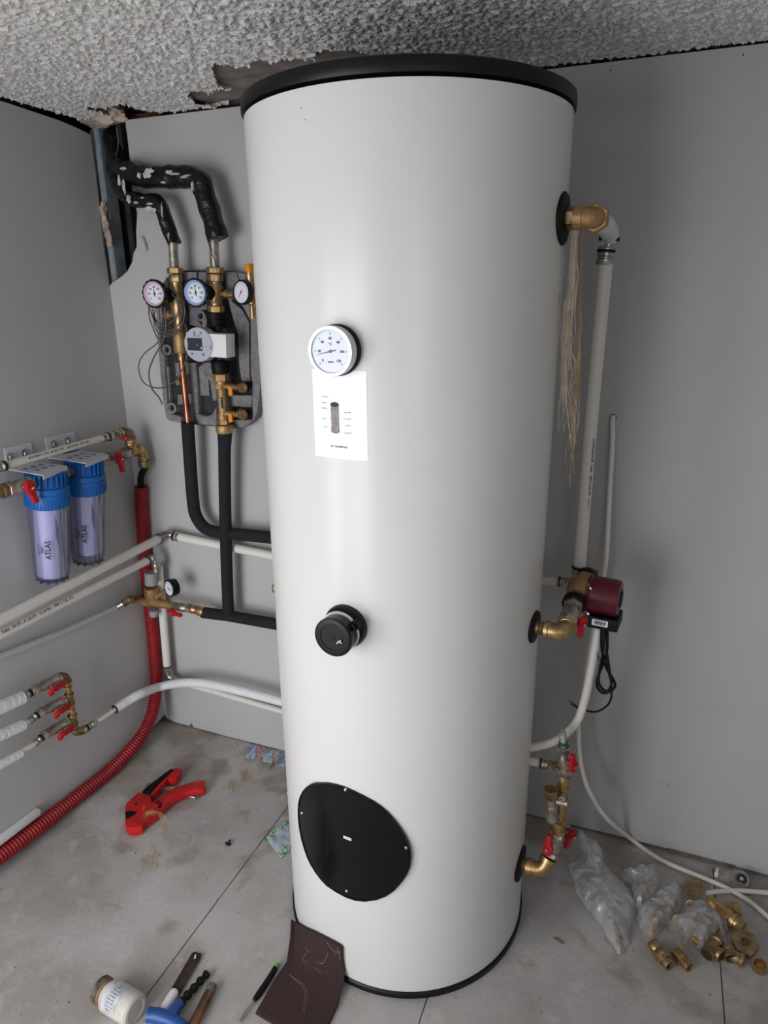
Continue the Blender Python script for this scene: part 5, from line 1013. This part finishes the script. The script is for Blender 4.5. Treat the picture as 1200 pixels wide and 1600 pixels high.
# brown fleece leaning on the tank foot
L_ = [(455, 1436), (453, 1467), (449, 1501), (429, 1530), (399, 1582)]; Rr_ = [(470, 1446), (502, 1464), (536, 1484), (539, 1530), (510, 1606)]
top_e = [(455, 1436), (472, 1447), (502, 1464), (520, 1474), (534, 1483)]; bot_e = [(399, 1582), (429, 1600), (460, 1612), (490, 1616), (508, 1612)]
left_e = [(455, 1436), (453, 1467), (448, 1502), (429, 1530), (399, 1582)]; right_e = [(534, 1483), (538, 1505), (538, 1531), (528, 1570), (508, 1612)]
def ev(e, t):
    t = min(.9999, max(0, t)) * (len(e) - 1); i = int(t); f_ = t - i; return e[i][0] * (1 - f_) + e[i + 1][0] * f_, e[i][1] * (1 - f_) + e[i + 1][1] * f_
def fl(u_, v_):
    t_, b_, l_, r_ = ev(top_e, u_), ev(bot_e, u_), ev(left_e, v_), ev(right_e, v_)
    p = [(1 - v_) * t_[i] + v_ * b_[i] + (1 - u_) * l_[i] + u_ * r_[i] - ((1 - u_) * (1 - v_) * top_e[0][i] + u_ * (1 - v_) * top_e[-1][i] + (1 - u_) * v_ * bot_e[0][i] + u_ * v_ * bot_e[-1][i]) for i in (0, 1)]
    h_top = T(min(533, max(462, t_[0] + 1)), t_[1], TR + .006).z
    h = .007 + max(0, h_top) * max(0, 1 - v_ * 1.15) ** 2 * (0.35 + .65 * min(1, u_ * 2 + .25)) + .0015 * noise.noise(V((u_ * 4, v_ * 4, 0)))
    q = H(p[0], p[1], h); dx_, dy_ = q.x - TA.x, q.y - TA.y; r_ = hypot(dx_, dy_)
    if r_ < TR + .010: q.x, q.y = TA.x + dx_ / r_ * (TR + .010), TA.y + dy_ / r_ * (TR + .010)
    return q
mb = MB(); mb.surf(fl, 36, 36); ob = part('abrasive_fleece', mb, 'fleece', None, None, 60); tag(ob, 'dark brown abrasive fleece sheet leaning on the front left foot of the tank', 'abrasive pad'); so = ob.modifiers.new('s', 'SOLIDIFY'); so.thickness = .006; so.offset = -1
random.seed(8); stx = []
for (pts_) in (((.95, .05), (.8, .12), (.62, .04)), ((.30, .25), (.5, .35), (.62, .18)), ((.15, .62), (.4, .68), (.5, .85)), ((.9, .2), (.93, .1), (.85, .03)), ((.3, .3), (.28, .42), (.5, .45))):
    for k in range(2): stx.append([fl(min(.99, u_ + random.gauss(0, .01)), v_ + random.gauss(0, .01)) + Z * .002 + (CAM - fl(u_, v_)).normalized() * .002 for u_, v_ in pts_])
fibres('hemp_fibres', 'few pale hemp hairs stuck on the dark brown fleece sheet', 'blond', stx, .00016)

# ---- bags and brass fittings, right foreground
z7 = lambda x, y: (880 + x / 3.75, 1260 + y / 3.75)
def Fz(x, y, h): return H(*z7(x, y), h)
def bag(pl, hbulge, lb, seed, tall=None, contents=None):
    """crumpled bag: the outline lies on the floor, the middle is held up by what is inside"""
    w_ = [Fz(x, y, .004 + (tall(x, y) if tall else 0)) for x, y in pl]
    n_ = len(w_); P2 = [(p.x, p.y) for p in w_]; hz = [p.z for p in w_]
    cxm = sum(p[0] for p in P2) / n_; cym = sum(p[1] for p in P2) / n_
    fine = []
    for i in range(n_):
        a_, b_ = w_[i], w_[(i + 1) % n_]
        m_ = max(2, int((b_ - a_).length / .0045))
        for j in range(m_): fine.append(a_.lerp(b_, j / m_))
    c = V((cxm, cym, sum(hz) / n_)); mb = MB(); rings_n = 22
    def hgt(p, s_): 
        e = max(0, 1 - s_ ** 5)
        r1 = 1 - abs(noise.noise(V((p.x * 30, p.y * 30, seed)))) * 2; r2 = 1 - abs(noise.noise(V((p.x * 75 + 3, p.y * 75, seed)))) * 2
        return e * hbulge * (.88 + .3 * noise.noise(V((p.x * 14, p.y * 14, seed)))) + (r1 * .007 + r2 * .003) * min(1, e * 2.5 + .15)
    for side in (1, 0):
        prev = None
        for k in range(rings_n, 0, -1):
            s_ = k / rings_n; cur = []
            for p in fine:
                q = c.lerp(p, s_); q = V((q.x + .003 * noise.noise(V((q.x * 60, q.y * 60, seed + 5))), q.y + .003 * noise.noise(V((q.x * 60, q.y * 60, seed + 9))), q.z)); q.z += hgt(q, s_) if side else -min(q.z - .001, .002) * (1 if k < rings_n else 0)
                q.z = max(q.z, .0012); cur.append(mb.bm.verts.new(q))
            if prev:
                for i in range(len(cur)): mb.face((prev[i], prev[(i + 1) % len(cur)], cur[(i + 1) % len(cur)], cur[i]))
            prev = cur
        mb.face(prev)
    return tag(part('plastic_bag', mb, 'bag', None, None, 25), lb, 'bag')
def fitting_nipple(a, b, r, lb, r2=None, nm='brass_nipple', m='brass', parent=None, cat='pipe fitting'):
    a, b = V(a), V(b); d = b - a; l = d.length; mb = MB(); prof = [(0, r * .55), (0, r)]
    t = .002
    while t < l * .40: prof += [(t, r), (t + .0006, r * .93), (t + .0014, r * .93), (t + .002, r)]; t += .002
    prof += [(l * .42, r * .95)]; mb.lathe(a, d, [(0, 0)] + prof + [(l * .42, 0)] if False else prof, 24); mb.hexn(a, d, l * .40, l * .62, max(r, r2 or r) * 1.22)
    rr = r2 or r; prof = [(l * .60, rr * .95)]; t = l * .62
    while t < l - .002: prof += [(t, rr), (t + .0006, rr * .93), (t + .0014, rr * .93), (t + .002, rr)]; t += .002
    prof += [(l, rr), (l, rr * .72), (l - .012, rr * .70), (l - .012, 0)]; mb.lathe(a, d, prof, 28); o = part(nm, mb, m, parent)
    if lb: tag(o, lb, cat)
    return o
fitting_nipple(Fz(655, 850, .014), Fz(742, 945, .014), .0140, 'threaded brass double nipple, right of the two in front of the bags')
rdr = thing('brass_adapter', 'brass adapter with hexagon and dark male end, left of the double nipple', 'pipe fitting', Fz(575, 870, 0)); a, b, c = Fz(520, 800, .017), Fz(560, 870, .017), Fz(625, 935, .016)
d_ = (c - a).normalized(); ln = (c - a).length
part('body', MB().lathe(a, d_, [(0, 0), (0, .0135), (.003, .0150), (.02, .0150), (.024, .013)], 24).hexn(a, d_, .024, .044, .0185).lathe(a, d_, [(.044, .0165), (.052, .0165), (.052, .012)], 24), 'brass', rdr)
part('male_end', MB().lathe(a, d_, [(.052, .0125), (ln - .002, .0150), (ln, .0145), (ln, .0095), (ln - .015, .0090), (ln - .015, 0)], 28), 'brassdull', rdr)
def tee_thing(P_, Q_, E_, r, lb, m='brassdull'):
    rt = thing('brass_tee', lb, 'pipe fitting', (P_ + Q_) / 2 - Z * r); mb = MB(); C_ = (P_ + Q_) / 2
    tee(mb, P_, Q_, C_, E_, r, 1.2); part('body', mb, m, rt)
    for A_, Cc in ((P_, C_), (Q_, C_), (E_, C_)):
        dd = (A_ - Cc).normalized(); part('bore', MB().lathe(A_, dd, [(.0004, 0), (.0004, r * .72), (.0006, r * .72), (.0006, 0)], 20), 'cavity', rt)
    return rt
tee_thing(Fz(842, 868, .018), Fz(905, 788, .018), Fz(930, 880, .018), .0150, 'dark brass tee under the front edge of the smallest bag', 'brassdull')
tee_thing(Fz(985, 895, .017), Fz(1075, 910, .022) if False else Fz(965, 830, .02), Fz(1058, 905, .018), .0150, 'dark brass tee between the floor joint and the hexagon nut', 'brassdull')
# hexagon bushing
nut = thing('hexagon_bushing', 'large flat brass hexagon bushing with small threaded hole resting on a tee', 'pipe fitting', Fz(1068, 830, 0)); nn = V((-.12, -.35, .9)).normalized(); pc_ = Fz(1066, 795, .034)
mb = MB(); _, a_, b_ = frame(nn); R_ = .0325; ring = []
for t, rs in ((-.016, 1.), (0.0, 1.), (.0012, .95)):
    ring.append([mb.bm.verts.new(pc_ + nn * t + (a_ * cos(2 * pi * k / 6 + .35) + b_ * sin(2 * pi * k / 6 + .35)) * R_ * rs) for k in range(6)])
inner = [[mb.bm.verts.new(pc_ + nn * t + (a_ * cos(2 * pi * k / 24 + .35) + b_ * sin(2 * pi * k / 24 + .35)) * .0098) for k in range(24)] for t in (.0012, -.014)]
for u_, v_ in zip(ring, ring[1:]):
    for k in range(6): mb.face((u_[k], u_[(k + 1) % 6], v_[(k + 1) % 6], v_[k]))
mb.face(ring[0][::-1])
for k in range(24):
    s_ = (k // 4) % 6
    mb.face((inner[0][k], ring[-1][s_], inner[0][(k + 1) % 24])) if k % 4 != 3 else mb.face((inner[0][k], ring[-1][s_], ring[-1][(s_ + 1) % 6], inner[0][(k + 1) % 24]))
    mb.face((inner[0][k], inner[0][(k + 1) % 24], inner[1][(k + 1) % 24], inner[1][k]))
mb.face(inner[1]); part('bushing_body', mb, 'brassdull', nut, smooth=25); part('collar', MB().lathe(pc_ - nn * .016, -nn, [(0, 0), (0, .022), (.010, .022), (.011, .02), (.011, 0)], 28), 'brass', nut)
rg = part('brass_ring', MB().lathe(Fz(1150, 955, .004), V((-.15, -.25, 1)), [(0, .012), (0, .0155), (.006, .0175), (.022, .0185), (.024, .0175), (.024, .0145), (.020, .0135), (.010, .0130), (.004, .0125), (.002, 0)], 36), 'brass'); tag(rg, 'open brass threaded cap standing at the far right end of the fittings', 'pipe fitting')
# y strainer
ys = thing('brass_strainer', 'large brass Y-strainer lying under the white hose', 'strainer', Fz(960, 640, 0)); a, b = Fz(850, 555, .026), Fz(1030, 695, .024); d_ = (b - a); l_ = d_.length
part('body', MB().lathe(a, d_, [(0, .012), (0, .0190), (.010, .0200), (.016, .0165), (.03, .0175), (l_ * .6, .0215), (l_ * .72, .0225), (l_ * .76, .0190), (l_ * .80, .0190), (l_ * .81, .0215), (l_ * .90, .0215), (l_ * .91, .0180), (l_, .0175), (l_, .012), (l_ - .01, .011), (l_ - .01, 0)], 32), 'brass', ys)
e_ = Fz(1030, 605, .030); c_ = Fz(930, 600, .026); part('branch', MB().lathe(c_, e_ - c_, [(0, .014), ((e_ - c_).length * .6, .0165), ((e_ - c_).length * .62, .0200), ((e_ - c_).length, .0200), ((e_ - c_).length + .001, .018), ((e_ - c_).length + .001, 0)], 8), 'brass', ys)
part('end_nut', MB().hexn(b, d_, -.004, .012, .0195), 'brass', ys)
for (x, y, lb) in ((745, 575, 'small open brass ring behind the smallest bag'), (668, 662, 'dark brass ring partly hidden between two plastic bags')):
    o = part('brass_ring', MB().lathe(Fz(x, y, .012), V((-.1, -.7, .6)), [(-.012, .008), (-.012, .0125), (.002, .0130), (.004, .0120), (.004, .0085), (-.010, .008)], 28), 'brass'); tag(o, lb, 'pipe fitting')
# grey plug cap
gc_ = part('grey_pipe_plug', MB().lathe(Fz(1042, 425, .014), V((-.35, -.75, .5)), [(-.018, 0), (-.018, .015), (-.004, .0185), (.002, .0230), (.005, .0232), (.006, .0215), (.001, .017), (-.010, .0145), (-.012, .006), (-.006, .005), (-.006, 0)], 36), 'greypl'); part('plug_shade_disc', MB().lathe(Fz(1042, 425, .014) + V((-.35, -.75, .5)).normalized() * -.0095, V((-.35, -.75, .5)), [(0, 0), (0, .0135), (.0008, .0135), (.0008, 0)], 28), 'blackmat', gc_); tag(gc_, 'round grey plastic cap lying open near the back wall on the right', 'cap')  # black disc added to paint the shade inside the open cap
o = part('plastic_scrap', MB().tube([Fz(905, 362, .03), Fz(900, 390, .012), Fz(893, 418, .003)], [.003, .006, .002], 8, sm=3), 'whitepl'); tag(o, 'thin white plastic scrap standing by the wall left of the grey cap', 'debris')
o = part('hemp_clump', MB().blob(Fz(815, 490, .010), .022, .018, .010, .5, 4, 3), 'wood'); bpy.data.objects.remove(o)
random.seed(21); stx = [[Fz(770 + random.gauss(0, 40), 480 + random.gauss(0, 32), abs(random.gauss(0, .010)) + .002) for _ in range(5)] for _ in range(60)]
fibres('hemp_fibres', 'tangled brown hemp tuft lying behind the brass strainer', 'hemp', stx, .0003)
# fittings inside the bags
def inner(kind, a, b, r, lb):
    if kind == 'n': return fitting_nipple(a, b, r, lb)
    o = part('brass_elbow', elbow(MB(), a, (V(a) + V(b)) / 2 + V((.015, .01, .0)), b, r), 'brass'); return tag(o, lb, 'pipe fitting')
fitting_nipple(Fz(270, 660, .015), Fz(325, 790, .015), .0135, 'brass fitting inside the longest plastic bag')
inner('e', Fz(450, 470, .016), Fz(500, 445, .016), .0130, 'brass elbow inside the rear plastic bag')
fitting_nipple(Fz(520, 700, .015), Fz(640, 560, .015), .0145, 'brass fitting inside the middle plastic bag')
fitting_nipple(Fz(690, 690, .015), Fz(800, 800, .015), .0145, 'brass tube fitting sticking out of the smallest bag', nm='brass_coupling'); fitting_nipple(Fz(780, 640, .016), Fz(900, 740, .015), .0135, 'second brass fitting inside the smallest bag', nm='brass_coupling')
bag([(92, 140), (112, 158), (130, 183), (170, 195), (192, 212), (218, 250), (236, 292), (238, 345), (262, 372), (330, 445), (372, 490), (402, 522), (420, 560), (430, 592), (418, 640), (400, 702), (392, 760), (382, 805), (362, 840), (338, 870), (318, 862), (298, 830), (250, 762), (228, 700), (190, 660), (140, 602), (100, 540), (68, 495), (62, 440), (40, 385), (25, 345), (60, 330), (105, 300), (100, 262), (85, 225), (82, 180)], .034, 'long milky plastic bag reaching up to the red lever, leftmost of the bags', 2.2, tall=lambda x, y: max(0, (330 - y) / 330) * .16)
bag([(342, 398), (355, 415), (400, 392), (440, 370), (500, 372), (545, 358), (552, 400), (565, 440), (566, 478), (540, 520), (500, 560), (450, 605), (425, 600), (408, 550), (400, 490), (398, 450), (352, 425)], .042, 'small milky plastic bag behind the others, nearest the wall', 5.1)
bag([(425, 625), (450, 604), (480, 600), (520, 545), (560, 510), (600, 482), (640, 472), (672, 464), (684, 490), (698, 560), (690, 600), (668, 645), (630, 680), (590, 710), (560, 742), (530, 780), (510, 800), (485, 798), (470, 755), (445, 700), (430, 660)], .046, 'middle milky plastic bag behind the brass adapter', 7.7)
bag([(612, 694), (640, 680), (690, 662), (700, 630), (714, 608), (745, 590), (780, 578), (830, 582), (870, 605), (905, 640), (935, 668), (965, 715), (968, 735), (945, 765), (915, 745), (890, 768), (860, 800), (815, 838), (790, 835), (750, 812), (720, 820), (700, 795), (690, 745), (650, 735), (625, 730)], .050, 'clear crinkled plastic bag lying over brass fittings, nearest the strainer', 9.4)
# crumbs
random.seed(33); mb = MB()
spots = [(H(x, y, 0), s_) for x, y, s_ in [(430, 1178, .002), (386, 1207, .002), (383, 1188, .003), (275, 1164, .0025), (285, 1168, .002), (300, 1160, .003)]]
for i in range(260):
    if i < 90: P_ = V((random.uniform(.02, .8), -abs(random.gauss(0, .03)) - .004, 0))
    elif i < 150: P_ = V((random.uniform(1.5, 2.4), -abs(random.gauss(0, .04)) - .004, 0))
    else: P_ = V((random.uniform(.1, 2.1), random.uniform(-1.1, -.02), 0))
    if (P_ - TA).length < TR + .02: continue
    spots.append((P_, random.uniform(.0007, .0022)))
for i, (P_, s_) in enumerate(spots): mb.blob(P_ + Z * s_ * .5, s_ * 1.3, s_, s_ * .7, .5, i * .7, 1)
tag(part('plaster_crumbs', mb, 'crumb', None, None, 0, 'stuff'), 'scattered plaster crumbs and drill dust along the wall feet and floor', 'debris')
for (x, y, lb) in ((873, 1470, 'small brown wood splinter on the floor right of the tank'),):
    tag(part('splinter', MB().box(H(x, y, .003), (H(x + 7, y + 5, .003) - H(x - 7, y - 5, .003)) / 2, V((.002, .002, 0)), Z * .002, .0006), 'wood'), lb, 'debris')
tag(part('gap_shade_strip', MB().box(H(1095, 1340, .010), (H(1148, 1354, .01) - H(1042, 1328, .01)) / 2, Z * .0045, V((0, .005, 0)), .002), 'boardedge'), 'dark strip painting the shaded gap under the back wall on the right', 'gap strip')  # strip coloured dark for the shaded gap between wall and floor
